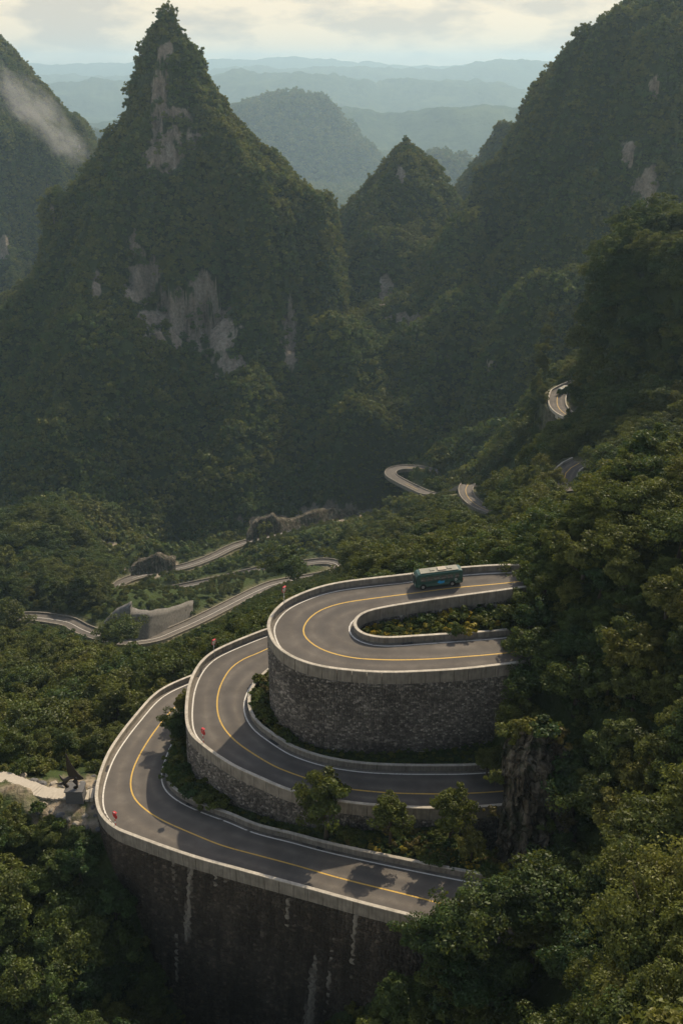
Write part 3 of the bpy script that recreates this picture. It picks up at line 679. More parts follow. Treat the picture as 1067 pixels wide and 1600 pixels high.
for li, Lp in enumerate(loops):
    O, I, Yl = Lp['outer'], Lp['inner'], Lp['yellow']
    # which side is the outside of the bend?
    Yl[:, 2] = surf_z(Lp, Yl[:, 0], Yl[:, 1]); mid = O[len(O)//2]; c = O.mean(axis=0); n2, _ = normals2d(O); so = 1 if np.dot(n2[len(O)//2], (mid-c)[:2]) > 0 else -1
    Lp['so'] = so
    ribbon(O, I, M['asphalt'], 'road', f'{ordn[li]} grey asphalt hairpin of the switchback road', nacross=8, kind='structure', field=Lp)
    guard_wall(O, so, ['outer guard wall round the bend the green bus is on', 'outer guard wall round the middle bend above the slender trees', 'outer guard wall round the lowest bend beside the sculpture'][li], 0.95 if li < 2 else 1.1)
    guard_wall(clean_offset(I, so*0.0) if False else I, -so, ['inner guard wall round the yellow flower bed', 'inner guard wall at the foot of the tall rubble stone wall', 'inner guard wall behind the three slender trees'][li], 0.9)
    # gutters, painted lines
    mk = empty('road_markings', tuple(Yl[len(Yl)//2])); tag(mk, f'painted lines on the {ordn[li]} hairpin', kind='structure'); org = np.array(mk.location)
    def strip(P, off, w, m, nm, dz, cl=False):
        a = (clean_offset if cl else offset)(P, off-w/2); b = (clean_offset if cl else offset)(P, off+w/2)
        o = ribbon(a, b, m, nm, parent=mk, dz=dz, field=Lp, org=org)
    strip(O, -so*0.62, 0.2, M['white_line'], 'edge_line', 0.012)
    strip(I, so*0.62, 0.2, M['white_line'], 'edge_line', 0.012)
    strip(Yl, 0, 0.22, M['yellow_line'], 'centre_line', 0.012)
    strip(O, -so*0.27, 0.46, M['gutter'], 'gutter', 0.006); strip(I, so*0.27, 0.46, M['gutter'], 'gutter', 0.006)

def stone_wall(P, side, depth, label, mt, sz, parent_name='retaining_wall', batter=0.10, top=-0.95, stains=None, rough=1.0):
    """battered rubble wall hanging under P. Every stone is a raised irregular block with recessed joints."""
    P = resample(P, step=0.25); n2, _ = normals2d(P); org = P[len(P)//2].copy()
    L_ = 0.25*(len(P)-1); nu = int(L_/sz[0]); nv = int(depth/sz[1])
    root = empty(parent_name, tuple(org)); tag(root, label, 'wall', 'rubble retaining walls under the hairpins')
    s = np.arange(len(P))*0.25
    def pos(u, v, out):
        x = np.interp(u, s, P[:, 0]); y = np.interp(u, s, P[:, 1]); z = np.interp(u, s, P[:, 2])
        nx = np.interp(u, s, n2[:, 0]); ny = np.interp(u, s, n2[:, 1]); o = side*(0.30+batter*v+out)
        return np.stack([x+nx*o-org[0], y+ny*o-org[1], z+top-v-org[2]], -1)
    # backing sheet
    us = np.linspace(0, L_, int(L_/0.5)+1); vs = np.linspace(-0.2, depth, 6); UU, VV = np.meshgrid(us, vs, indexing='ij')
    VB = pos(UU, VV, -0.10).reshape(-1, 3); idx = np.arange(len(us)*6).reshape(len(us), 6)
    FB = np.stack([idx[:-1, :-1], idx[1:, :-1], idx[1:, 1:], idx[:-1, 1:]], -1).reshape(-1, 4)
    obj('mortar_backing', mesh_np('mortar_backing', VB, FB, M['mortar'], smooth=True), root)
    # jittered stones
    rows = np.arange(nv); U0, V0 = np.meshgrid(np.arange(nu+1), np.arange(nv+1), indexing='ij')
    ju = RNG.uniform(-.34, .34, U0.shape); jv = RNG.uniform(-.30, .30, U0.shape)
    CU = (U0+ju+0.25*np.sin(V0*1.9))*sz[0]; CV = np.clip((V0+jv)*sz[1], 0, depth); CU = np.clip(CU, 0, L_)
    c = np.stack([np.stack([CU[:-1, :-1], CV[:-1, :-1]], -1), np.stack([CU[1:, :-1], CV[1:, :-1]], -1), np.stack([CU[1:, 1:], CV[1:, 1:]], -1), np.stack([CU[:-1, 1:], CV[:-1, 1:]], -1)], 2).reshape(-1, 4, 2)
    cen = c.mean(1, keepdims=True); keep = np.ones(len(c), bool)
    ns = len(c); o1 = RNG.uniform(0.02, 0.13, ns)*rough
    base = cen+(c-cen)*0.93; topq = cen+(c-cen)*RNG.uniform(0.58, 0.78, (ns, 1, 1))
    Vb = pos(base[..., 0], base[..., 1], np.full((ns, 4), -0.10)); Vt = pos(topq[..., 0], topq[..., 1], o1[:, None]+RNG.uniform(-.03, .03, (ns, 4))*rough)
    VS = np.concatenate([Vb, Vt], 1).reshape(-1, 3); b8 = np.arange(ns)[:, None]*8
    FS = np.concatenate([b8+np.array([[4, 5, 6, 7]]), b8+np.array([[0, 1, 5, 4]]), b8+np.array([[1, 2, 6, 5]]), b8+np.array([[2, 3, 7, 6]]), b8+np.array([[3, 0, 4, 7]])], 0)
    if side < 0: FS = FS[:, ::-1]
    var = RNG.uniform(0, 1, ns)**1.4; stain = np.zeros(ns)
    wp = pos(cen[:, 0, 0], cen[:, 0, 1], np.zeros(ns))+org
    if stains:
        px, py, _ = project(wp)
        for x0, y0, x1, y1, w0, w1 in stains:
            t = (py-y0)/(y1-y0); xc = x0+(x1-x0)*t; w_ = w0+(w1-w0)*t; ins = (t > 0) & (t < 1)
            stain = np.maximum(stain, np.where(ins, np.clip(1.2-np.abs(px-xc)/np.maximum(w_, .5)*0.8, 0, 1)*np.minimum(1, 5*(1-np.abs(2*t-1))), 0))
    o = obj('stones', mesh_np('stones', VS, FS, mt, {'stonevar': ('FACE', np.tile(var, 5)), 'stain': ('FACE', np.tile(stain, 5))}), root); tag(o, kind='stuff')
    print('  stones', ns)
    return root
stone_wall(loops[0]['outer'], loops[0]['so'], 25, 'tall curved wall of pale rubble stone under the bus bend', M['stone'], (0.36, 0.27), batter=0.0)
stone_wall(loops[1]['outer'], loops[1]['so'], 15, 'rubble stone wall under the middle bend, behind the slender trees', M['stone'], (0.37, 0.28), batter=0.02)
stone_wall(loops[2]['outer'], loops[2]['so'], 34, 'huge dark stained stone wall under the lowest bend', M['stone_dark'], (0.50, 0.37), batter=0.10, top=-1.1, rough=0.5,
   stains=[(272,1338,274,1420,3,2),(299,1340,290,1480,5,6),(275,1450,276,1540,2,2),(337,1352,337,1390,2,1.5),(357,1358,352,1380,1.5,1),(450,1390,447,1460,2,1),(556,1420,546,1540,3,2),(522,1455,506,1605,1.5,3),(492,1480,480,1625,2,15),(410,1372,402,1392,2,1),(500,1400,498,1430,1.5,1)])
# inner faces: short stone skirts below the inner guard walls (seen in the flower bed)
P_ = loops[0]['inner']; stone_wall(P_, -loops[0]['so'], 6, 'low rubble wall round the flower bed under the bus lane', M['stone'], (0.5, 0.4), batter=0.02, top=-0.9)
print('walls', round(time.time()-T0, 1))

# ground inside each bend
def fill(poly, name, label, zoff, amp, close_right=True, flat=None):
    p = resample(poly, step=1.5); pts = [Vector((q[0], q[1])) for q in p]; zs = p[:, 2]+zoff
    n = len(pts); lo = p.min(0); hi = p.max(0)
    gx, gy = np.meshgrid(np.arange(lo[0], hi[0], 1.0), np.arange(lo[1], hi[1], 1.0)); gx = gx.ravel()+RNG.uniform(-.3, .3, gx.size); gy = gy.ravel()+RNG.uniform(-.3, .3, gy.size)
    ins = poly_in(p[:, :2], gx, gy); gx, gy = gx[ins], gy[ins]
    d = np.sqrt((gx[:, None]-p[:, 0])**2+(gy[:, None]-p[:, 1])**2); k = d.min(1) > 0.7; gx, gy, d = gx[k], gy[k], d[k]
    w = 1/(d+1)**2.5; gz = (w*zs).sum(1)/w.sum(1)+amp*(0.5+fbm(gx/4, gy/4, 3, 90))*smooth(d.min(1)/2)
    allp = pts+[Vector((a, b)) for a, b in zip(gx, gy)]
    vo, _, fo_, *_r = geometry.delaunay_2d_cdt(allp, [], [list(range(n))], 1, 1e-5)
    zz = np.concatenate([zs, gz]); ov = _r[0]
    Vn = [(v[0], v[1], zz[ov[i][0]] if ov[i] else zz[0]) for i, v in enumerate(vo)]
    me = bpy.data.meshes.new(name); me.from_pydata(Vn, [], [tuple(f) for f in fo_]); me.materials.append(M['terrain'])
    for an in ('rock', 'dirt'): me.attributes.new(an, 'FLOAT', 'POINT')
    me.polygons.foreach_set('use_smooth', [True]*len(me.polygons)); me.update()
    tag(obj(name, me), label, kind='structure')
    Lk = (gx, gy, gz); return Lk
fills = []
I1 = loops[0]['inner'].copy(); I1[:, 2] = CAMZ-75.6; fills.append(fill(I1, 'ground', 'earth bed inside the upper bend', 0.0, 0.5))
fills.append(fill(loops[1]['inner'], 'ground', 'planted strip inside the middle bend', 0.25, 0.5))
fills.append(fill(loops[2]['inner'], 'ground', 'planted strip inside the lowest bend', 0.25, 0.6))

for ri, R_ in enumerate(FR):
    w = 3.6
    a = offset(R_, w, 0.25); b = offset(R_, -w, 0.25)
    lab = ['long winding road on the valley floor', 'hairpin road on the wooded spur', 'short sunlit curve of road high on the wooded spur', 'sunlit road bend peeping out beside the near forest'][ri]
    ribbon(a, b, M['asphalt'], 'road', lab, nacross=8, kind='structure')
    mk = empty('road_markings', tuple(R_[len(R_)//2])); tag(mk, 'painted centre line, '+lab, kind='structure'); org = np.array(mk.location)
    ribbon(offset(R_, .12)-org, offset(R_, -.12)-org, M['yellow_line'] if ri else M['white_line'], 'centre_line', parent=mk, dz=0.30)
    root = empty('guard_wall', tuple(R_[0])); org = R_[0]; tag(root, 'low pale guard walls lining the '+lab, 'guard wall')
    for sd in (1, -1):
        V_, F_ = section_sweep(offset(R_, sd*w)-org, [(sd*0.0, -1.6), (sd*0.0, 0.95), (sd*0.5, 0.95), (sd*0.5, -1.6)]); MB().add(V_, F_).build('wall_side', M['coping'] if ri > 1 else M['concrete'], root)

# ------------------------------------------------------------------ vegetation
def leaf_cards(C, N_, size, seed, up=0.35, rnd=0.75):
    """C n x 3 centres; quads of given size with random tilt. N_ = preferred outward direction"""
    rg = np.random.default_rng(seed); n = len(C)
    nrm = rg.normal(size=(n, 3))*rnd+N_*0.9; nrm[:, 2] += up; nrm /= np.linalg.norm(nrm, axis=1, keepdims=True)
    t = np.cross(nrm, rg.normal(size=(n, 3))); t /= np.linalg.norm(t, axis=1, keepdims=True); b = np.cross(nrm, t)
    s = (size*rg.uniform(0.6, 1.35, n))[:, None]
    V_ = np.stack([C-t*s, C-b*s*0.55, C+t*s, C+b*s*0.55], 1)
    V_[:, 1] += nrm*s*0.12; V_[:, 3] += nrm*s*0.12
    return V_.reshape(-1, 3)
def crown_mesh(name, R, H, z0, nclump, nleaf, leaf, mt, seed, shape=1.0, flatten=0.6, rnd=0.75, up=0.35):
    rg = np.random.default_rng(seed)
    n = nclump; u = rg.normal(size=(n, 3)); u /= np.linalg.norm(u, axis=1, keepdims=True); u[:, 2] = np.where(u[:, 2] < -0.3, -u[:, 2]*0.4, u[:, 2])
    rad = rg.uniform(0.25, 1.0, n)**0.55
    lob = 1+0.22*np.sin(3*np.arctan2(u[:, 1], u[:, 0])+seed)+0.15*rg.normal(size=n)
    cc = u*rad[:, None]*lob[:, None]; cc[:, :2] *= (R*(1-0.25*np.maximum(cc[:, 2:3], 0)*shape)); cc[:, 2] = z0+H*(0.42+0.5*cc[:, 2])
    cr = rg.uniform(0.16, 0.34, n)*R
    q = rg.normal(size=(n, nleaf, 3)); q /= np.linalg.norm(q, axis=2, keepdims=True); q *= rg.uniform(0.35, 1, (n, nleaf, 1))**0.6
    q[..., 2] *= flatten
    P = cc[:, None]+q*cr[:, None, None]; P = P.reshape(-1, 3); out = (q/np.linalg.norm(q, axis=2, keepdims=True)*0.6+u[:, None]*0.6).reshape(-1, 3)
    V_ = leaf_cards(P, out, leaf, seed+1, up, rnd); F_ = np.arange(len(V_)).reshape(-1, 4)
    var = np.clip(np.repeat(rg.uniform(0.1, 0.9, n), nleaf)+rg.uniform(-.25, .25, n*nleaf), 0, 1)
    return mesh_np(name, V_, F_, mt, {'leafvar': ('FACE', var)})
def trunk_mesh(name, H, r, seed, limbs=6, crown_z=0.4, spread=0.35):
    rg = random.Random(seed); mb = MB(); lean = (rg.uniform(-.06, .06)*H, rg.uniform(-.06, .06)*H)
    pts = [(lean[0]*t*t+0.02*H*math.sin(5*t+seed), lean[1]*t*t, H*t*0.86-0.6*(1-t)) for t in np.linspace(0, 1, 7)]
    mb.tube(pts, [r*(1.25-1.1*t) for t in np.linspace(0, 1, 7)], 7)
    for i in range(limbs):
        t = crown_z+(0.85-crown_z)*i/limbs; k = t*6; j = int(k); f = k-j; b = Vector(pts[j])*(1-f)+Vector(pts[min(j+1, 6)])*f
        a = i*2.4+rg.random(); l = spread*H*(1.1-t*0.6); d = Vector((math.cos(a), math.sin(a), rg.uniform(.3, .8)))
        mb.tube([b, b+d*l*0.5+Vector((0, 0, .02*H)), b+d*l+Vector((0, 0, .1*H))], [r*0.42, r*0.28, r*0.1], 5)
    me = mb.build(name, M['bark'], smooth=True); d = me.data; bpy.data.objects.remove(me); return d
protos = []     # near trees: (crown mesh, trunk mesh, height)
for i, (R, H, nc_, nl, lf, mt) in enumerate([(3.3,7.5,78,130,.165,'leaf'),(2.8,7.5,66,130,.155,'leaf'),(3.8,7.0,92,125,.17,'leaf'),(2.6,6.0,58,130,.15,'leaf_pale'),(3.1,8.5,74,130,.17,'leaf')]):
    protos.append((crown_mesh('crown', R, H*0.80, H*0.22, nc_, nl, lf, M[mt], 100+i), trunk_mesh('trunk', H, 0.15+0.012*H, i), H, R))
big_tree = (crown_mesh('crown', 4.6, 10.0, 2.0, 170, 150, .155, M['leaf_pale'], 150), trunk_mesh('trunk', 12.0, .3, 31, 8), 12.0, 4.6)
shrubs = [(crown_mesh('crown', 1.3, 1.8, 0.0, 22, 60, .13, M['leaf'], 200), trunk_mesh('stem', 1.3, .04, 20, 4, .2, .4)),
          (crown_mesh('crown', 1.1, 1.6, 0.0, 20, 60, .13, M['leaf_pale'], 201), trunk_mesh('stem', 1.2, .04, 21, 4, .2, .4)),
          (crown_mesh('crown', 0.9, 1.2, 0.0, 16, 55, .10, M['leaf_yellow'], 202), trunk_mesh('stem', 1.0, .03, 22, 4, .2, .4)),
          (crown_mesh('crown', 1.0, 1.6, 0.0, 16, 50, .11, M['leaf_brown'], 203), trunk_mesh('stem', 1.2, .03, 23, 4, .2, .4))]
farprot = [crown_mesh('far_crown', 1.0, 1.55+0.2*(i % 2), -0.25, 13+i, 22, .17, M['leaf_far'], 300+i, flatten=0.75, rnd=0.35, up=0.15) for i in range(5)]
# source objects for instancing live in their own unrendered collection
def lib(name, meshes):
    c = bpy.data.collections.new(name)
    for m in meshes:
        o = bpy.data.objects.new(m.name, m); c.objects.link(o)
    return c
LIB_FAR = lib('far_tree_shapes', farprot); LIB_NEAR = lib('near_tree_shapes', [p[0] for p in protos]); LIB_SHRUB = lib('shrub_shapes', [s[0] for s in shrubs[:2]])
LIB_FLOWER = lib('flower_shapes', [shrubs[2][0]])
def scatter(name, P, S, lib_, label, seed=0):
    """one 'stuff' object that places copies of the crown shapes on its points"""
    if not len(P): return None
    me = bpy.data.meshes.new(name); me.vertices.add(len(P)); me.vertices.foreach_set('co', np.asarray(P, np.float32).ravel())
    a = me.attributes.new('s', 'FLOAT', 'POINT'); a.data.foreach_set('value', np.asarray(S, np.float32))
    o = tag(obj(name, me), label, kind='stuff')
    ng = bpy.data.node_groups.new(name, 'GeometryNodeTree')
    ng.interface.new_socket('Geometry', in_out='INPUT', socket_type='NodeSocketGeometry'); ng.interface.new_socket('Geometry', in_out='OUTPUT', socket_type='NodeSocketGeometry')
    N_ = ng.nodes.new; gi = N_('NodeGroupInput'); go = N_('NodeGroupOutput'); ins = N_('GeometryNodeInstanceOnPoints'); ci = N_('GeometryNodeCollectionInfo')
    ci.inputs['Collection'].default_value = lib_; ci.inputs['Separate Children'].default_value = True; ci.inputs['Reset Children'].default_value = True
    na = N_('GeometryNodeInputNamedAttribute'); na.data_type = 'FLOAT'; na.inputs['Name'].default_value = 's'
    rv = N_('FunctionNodeRandomValue'); rv.data_type = 'FLOAT_VECTOR'; rv.inputs['Min'].default_value = (-0.15, -0.15, 0); rv.inputs['Max'].default_value = (0.15, 0.15, 6.283); rv.inputs['Seed'].default_value = seed
    ri_ = N_('FunctionNodeRandomValue'); ri_.data_type = 'INT'; ri_.inputs['Seed'].default_value = seed+5
    for s in ri_.inputs:
        if s.name == 'Min' and s.type == 'INT': s.default_value = 0
        if s.name == 'Max' and s.type == 'INT': s.default_value = max(0, len(lib_.objects)-1)
    ln = ng.links.new; ln(gi.outputs[0], ins.inputs['Points']); ln(ci.outputs[0], ins.inputs['Instance']); ins.inputs['Pick Instance'].default_value = True
    io = [s for s in ri_.outputs if s.type == 'INT'][0]; ln(io, ins.inputs['Instance Index'])
    vo = [s for s in rv.outputs if s.type == 'VECTOR'][0]; ln(vo, ins.inputs['Rotation']); ao = [s for s in na.outputs if s.type == 'VALUE'][0]; ln(ao, ins.inputs['Scale']); ln(ins.outputs[0], go.inputs[0])
    md = o.modifiers.new('scatter', 'NODES'); md.node_group = ng; return o

# sample the ground quads
q = V[F]; e1 = q[:, 1]-q[:, 0]; e2 = q[:, 3]-q[:, 0]; nr_ = np.cross(e1, e2); area = np.linalg.norm(nr_, axis=1); nrm = nr_/np.maximum(area[:, None], 1e-9)
cen = q.mean(1); fpx, fpy, fd = project(cen)
vdir = cen-np.array([0, 0, CAMZ]); vdir /= np.linalg.norm(vdir, axis=1, keepdims=True); facing = -(nrm*vdir).sum(1)
rock_f = ROCK.ravel()[F].mean(1); dirt_f = DIRT.ravel()[F].mean(1); road_f = ROADD.ravel()[F].min(1); in_f = NEARIN.ravel()[F].any(1)
ok = (np.abs(fpx-CX) < 620) & (fpy > -250) & (fpy < 1800) & (facing > -0.30)
ok |= (cen[:, 1] < 260) & (np.abs(cen[:, 0]) < 140) & (fpy < 2300)
ok &= (road_f > 6.0) & ~in_f & (dirt_f < 0.42)
d_ = cen[:, 1]
space = np.where(d_ < 150, 3.3, np.where(d_ < 300, 4.0, np.where(d_ < 1300, 4.2, 4.2*np.maximum(d_, 1300)/1300))); space = np.minimum(space, 24)
lam = area/space**2; lam[~ok] = 0; lam[d_ > 7000] = 0
lam *= np.where(rock_f > 0.45, 0.05, 1.0)
ROADBUF = np.zeros((1700, 1200), np.float32)
for R_ in FR:
    for o_ in np.linspace(-4.2, 4.2, 9):
        Lr = resample(offset(R_, o_, 0.5), step=0.8); X_, Y__, D__ = project(Lr); k_ = (X_ > 0) & (X_ < 1199) & (Y__ > 0) & (Y__ < 1699)
        for du in (0, 1):
            for dv in (0, 1): ROADBUF[Y__[k_].astype(int)+dv, X_[k_].astype(int)+du] = D__[k_]
def hides_road(P_, H_, R__):
    bad = np.zeros(len(P_), bool)
    for fx in (-0.7, 0, 0.7):
        for fz_ in (0.1, 0.4, 0.7, 1.0):
            q_ = P_.copy(); q_[:, 0] += fx*R__; q_[:, 2] += fz_*H_; X_, Y__, D__ = project(q_)
            X_ = np.clip(X_, 0, 1199).astype(int); Y__ = np.clip(Y__, 0, 1699).astype(int); b = ROADBUF[Y__, X_]; bad |= (b > 0) & (D__ < b-1.0)
    return bad
cnt = RNG.poisson(lam); fi = np.repeat(np.arange(len(F)), cnt); u = RNG.random((len(fi), 2))
P = q[fi, 0]+e1[fi]*u[:, :1]+e2[fi]*u[:, 1:]
spc = space[fi]; dd = d_[fi]; own = fo[fi]
clump = 0.5+0.5*fbm(P[:, 0]/30, P[:, 1]/30, 3, 77)
print('tree points', len(P), 'near', (dd < 260).sum(), round(time.time()-T0, 1))
far_m = dd >= 300
S = np.where(far_m, spc*RNG.uniform(0.45, 1.1, len(P))*(0.75+0.6*clump), 0)
big = RNG.random(len(P)) < 0.10; S = np.where(big, S*1.45, S)
# shorter growth next to the roads so the roads stay in view
rd = road_f[fi]; S = np.where(rd < 14, S*0.5, S)
for _k in range(3):
    hb_ = hides_road(P, S*np.where(dd < 520, 2.9, 1.3), S) & far_m; S = np.where(hb_, S*0.6, S)
hb_ = hides_road(P, S*np.where(dd < 520, 2.9, 1.3), S) & far_m; dropm = hb_
for k, (nm, lb) in enumerate(structs):
    mk = far_m & (own == k) & ~dropm & (dd >= 520)
    mid = far_m & (own == k) & ~dropm & (dd < 520) & (RNG.random(len(P)) < 0.8)
    if mid.sum() >= 10: scatter('forest', P[mid], S[mid]/3.4*1.25, LIB_NEAR, 'broad crowned trees covering the '+lb.replace('steep wooded ', '')+', lower and nearer part', 50+k)
    if mk.sum() < 10: continue
    Pk = P[mk].copy(); Pk[:, 2] += S[mk]*0.15
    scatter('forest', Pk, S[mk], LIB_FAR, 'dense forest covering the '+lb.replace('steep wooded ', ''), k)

ud = dropm & (dd < 900); UP = np.repeat(P[ud], 3, axis=0); UP[:, :2] += RNG.uniform(-1.8, 1.8, (len(UP), 2)); UP[:, 2] = ground_z(UP[:, 0], UP[:, 1])-0.2
scatter('undergrowth', UP, RNG.uniform(0.7, 1.3, len(UP)), LIB_SHRUB, 'low scrub on the banks between the valley roads', 92)
# near trees
nm_ = (~far_m); NP = P[nm_]; npx, npy, npd = project(NP)
def in_loop_shadow(p): return False
order = np.argsort(npd)
sel = RNG.permutation(len(NP)); chosen = []
cell = {}
def free(p, r):
    cx, cy = int(p[0]//5), int(p[1]//5)
    for i in (-1, 0, 1):
        for j in (-1, 0, 1):
            for qx, qy, qz in cell.get((cx+i, cy+j), ()):
                if (qx-p[0])**2+(qy-p[1])**2+0.25*(qz-p[2])**2 < r*r: return False
    return True
Oall = np.vstack([l['outer'] for l in loops])
keepz = []
for i in sel:
    p = NP[i]
    if p[1] < 46: continue
    dr = np.min((Oall[:, 0]-p[0])**2+(Oall[:, 1]-p[1])**2)**0.5
    if dr < 3.4 and p[0] < 24: continue
    if not free(p, 3.0 if p[1] < 150 else 4.6): continue
    cell.setdefault((int(p[0]//5), int(p[1]//5)), []).append(tuple(p)); keepz.append((p, dr))
def stair_zone(x, y): return (-60 < x < 158) and (1208-0.05*x < y < (1262 if x < 50 else 1292))
NT = []
rt = random.Random(5)
LINE = np.vstack([l[k] for l in loops for k in ('outer', 'inner', 'yellow')])
lpx, lpy, lpd = project(LINE)
seen_ = np.ones(len(LINE), bool); seen_[-sum(len(loops[2][k]) for k in ('outer', 'inner', 'yellow')):] = True
seen_ &= ~((lpy > 1300) & (lpx > 655+(1424-lpy)*1.7)); seen_ &= (lpx < 800); lpx, lpy, lpd = lpx[seen_], lpy[seen_], lpd[seen_]
_sx = np.array([(x, y) for x in range(-30, 158, 8) for y in range(1212, 1300, 8) if stair_zone(x, y)], float); lpx = np.append(lpx, _sx[:, 0]); lpy = np.append(lpy, _sx[:, 1]); lpd = np.append(lpd, np.full(len(_sx), 148.0))
_wx = np.array([(x, y) for x in range(235, 600, 12) for y in range(1350, 1596, 12) if x < 600-(y-1430)*0.5 and x > 225+(y-1350)*.1 and y > 1320+(x-230)*.25], float); lpx = np.append(lpx, _wx[:, 0]); lpy = np.append(lpy, _wx[:, 1]); lpd = np.append(lpd, np.full(len(_wx), 125.0))
for p, dr in keepz:
    _bx, _by, _bd = project(p)
    if -80 < _bx < 160 and 1196 < _by < (1290 if _bx < 60 else 1305) and p[1] < 140: continue
    H0 = rt.uniform(5.0, 9.0) if p[1] < 150 else rt.uniform(7.5, 12.5)
    x, y = project(p)[:2]
    if 104 < p[1] < 150 and x < 330: H0 *= 0.8
    # crowns must not hide the loops: check top of tree against nearby road pixels
    for _ in range(5):
        pt = p+np.array([0, 0, H0]); tx, ty, td = project(pt); r = 3.2*H0/7.5*FPX/td
        bx, by, _ = project(p)
        hit = (np.abs(lpx-tx) < r*0.8) & (lpy > ty-2) & (lpy < by+25) & (lpd > td+1)
        if hit.any() and tx < 790: H0 *= 0.7
        else: break
    else:
        if tx < 200 and ty < 1320: continue
    for _ in range(4):
        if hides_road(p[None], np.array([H0*1.05]), np.array([H0*.42]))[0]: H0 *= 0.7
        else: break
    else: continue
    NT.append((p, H0, project(p)))
NT = [t for t in NT if t[1] > 1.6]
print('near trees', len(NT))
# 300 trees showing largest are things of their own; the rest one mass
def score(t):
    p, H0, (x, y, d) = t
    vis = (-60 < x < 1130) and (300 < y < 1680); return H0/d if vis else 0
NT.sort(key=score, reverse=True)
def zone(t):
    x, y, d = t[2]
    if x > 640 and y < 905 and t[0][1] > 150: return 3
    if x > 500: return 0 if y > 1180 else 1
    if y > 1290: return 2
    return 4
ZG = ['trees on the shaded near hillside', 'trees on the near hillside', 'trees below the lowest bend', 'trees beyond the bus bend', 'trees behind the lowest bend']
def tree_label(t, z, k):
    p, H0, (x, y, d) = t
    size = 'tall' if H0 > 7.7 else ('mid-sized' if H0 > 6.2 else ('low' if H0 > 4.5 else 'stunted'))
    tone = ['dark green', 'slim dark', 'broad dark', 'pale olive', 'full crowned'][k]
    if z == 0: w = ('at the foot of the rock face' if y < 1420 and x < 930 else 'under the lowest road end' if x < 760 else 'in the deep shade near the bottom edge' if y > 1500 else 'high in the shaded gully past the rock face')
    elif z == 1: w = ('on the sunlit crest of the near hillside' if y < 850 else 'just above the rock face' if x < 860 and y > 1040 else 'hiding the ends of the upper bend' if x < 860 else 'on the steep upper face of the near hillside' if y < 1010 else 'halfway down the near hillside')
    elif z == 2: w = ('just below the sculpture' if y < 1400 else 'against the stained wall' if x > 150 else 'on the slope below the sculpture trees' if y < 1510 else 'at the bottom edge beside the stained wall')
    elif z == 3: w = 'on the slope just beyond the bus' if x < 800 else 'on the lit slope above the bus bend'
    else: w = ('beside the stone staircase' if y > 1170 else 'outside the guard wall of the lowest bend' if x > 150 else 'on the slope falling away behind the staircase')
    return f'{size} {tone} tree {w}'
def place_tree(p, H0, label, group, which=None, rot=None, sq=1.0, name='tree'):
    k = rt.randrange(len(protos)) if which is None else which; cm, tm, Hp, R = protos[k] if k < 9 else big_tree; s = H0/Hp
    root = empty(name, (p[0], p[1], p[2]-0.1), rt.uniform(0, 6.28) if rot is None else rot); root.scale = (s*sq*rt.uniform(.95, 1.15), s*sq*rt.uniform(.95, 1.15), s)
    tag(root, label, 'tree', group); obj('crown', cm, root); obj('trunk', tm, root); return root
for t in NT[:285]:
    if score(t) == 0: continue
    z_ = zone(t); k_ = rt.randrange(len(protos)); place_tree(t[0], t[1], tree_label(t, z_, k_), ZG[z_], k_)
rest = NT[285:]+[t for t in NT[:285] if score(t) == 0]
scatter('woodland', [tuple(t[0]) for t in rest], [t[1]/7.5 for t in rest], LIB_NEAR, 'further trees of the near slopes running on behind the others', 90)
# undergrowth covering the near ground
mk = nm_ & (dirt_f[fi] < 0.3)
ug = P[mk]; ug = np.repeat(ug, 2, axis=0); ug[:, 0] += RNG.uniform(-2, 2, len(ug)); ug[:, 1] += RNG.uniform(-2, 2, len(ug)); ug[:, 2] = ground_z(ug[:, 0], ug[:, 1])-0.1
ux_, uy_, _ = project(ug); ug = ug[~((ux_ > -80) & (ux_ < 158) & (uy_ > 1212) & (uy_ < 1262) & (ug[:, 1] < 140))]
dro = np.array([np.min((Oall[:, 0]-p[0])**2+(Oall[:, 1]-p[1])**2) for p in ug]); ug = ug[dro > 2.0**2]
scatter('undergrowth', ug, RNG.uniform(0.6, 1.5, len(ug)), LIB_SHRUB, 'low leafy undergrowth between the near trees', 91)

# bushes on the built-up strips
def bush(p, k, s, label, group=None, name='bush'):
    root = empty(name, tuple(p), rt.uniform(0, 6.28)); root.scale = (s, s, s*rt.uniform(.8, 1.15)); tag(root, label, 'bush', group)
    obj('crown', shrubs[k][0], root); obj('stem', shrubs[k][1], root); return root
def bl(p, k, sc, where):
    x = float(project(np.array(p))[0]); tone = ['dark green', 'pale olive', 'yellow flowering', 'brownish'][k]; size = 'large' if sc > 1.25 else ('medium' if sc > .8 else 'small')
    wh = {'bed': ['at the rounded tip of the bed inside the bus bend', 'in the middle of the bed inside the bus bend', 'toward the cliff end of the bed inside the bus bend'][0 if x < 605 else 1 if x < 665 else 2],
          'tall': 'at the foot of the tall wall corner, middle bend' if x < 425 else 'under the tall rubble wall beside the middle bend',
          'gap': ['in the gap between lowest road and middle wall, farthest up', 'halfway along the gap between lowest road and middle wall', 'at the tapering end of the gap below the middle wall'][0 if x < 285 else 1 if x < 312 else 2],
          'slender': ['between the first and second slender trees', 'between the second and third slender trees', 'past the last slender tree, toward the rock face'][0 if x < 605 else 1 if x < 700 else 2]}[where]
    return f'{size} {tone} bush {wh}'
def pick(Lk, cond, n, seed):
    gx, gy, gz = Lk; X, Y_, D_ = project(np.stack([gx, gy, gz], 1)); m = cond(X, Y_, gx, gy); ii = np.nonzero(m)[0]; r = np.random.default_rng(seed); r.shuffle(ii); return [(gx[i], gy[i], gz[i]) for i in ii[:n]]
O1 = loops[0]['outer'][:, :2]; O2 = loops[1]['outer'][:, :2]
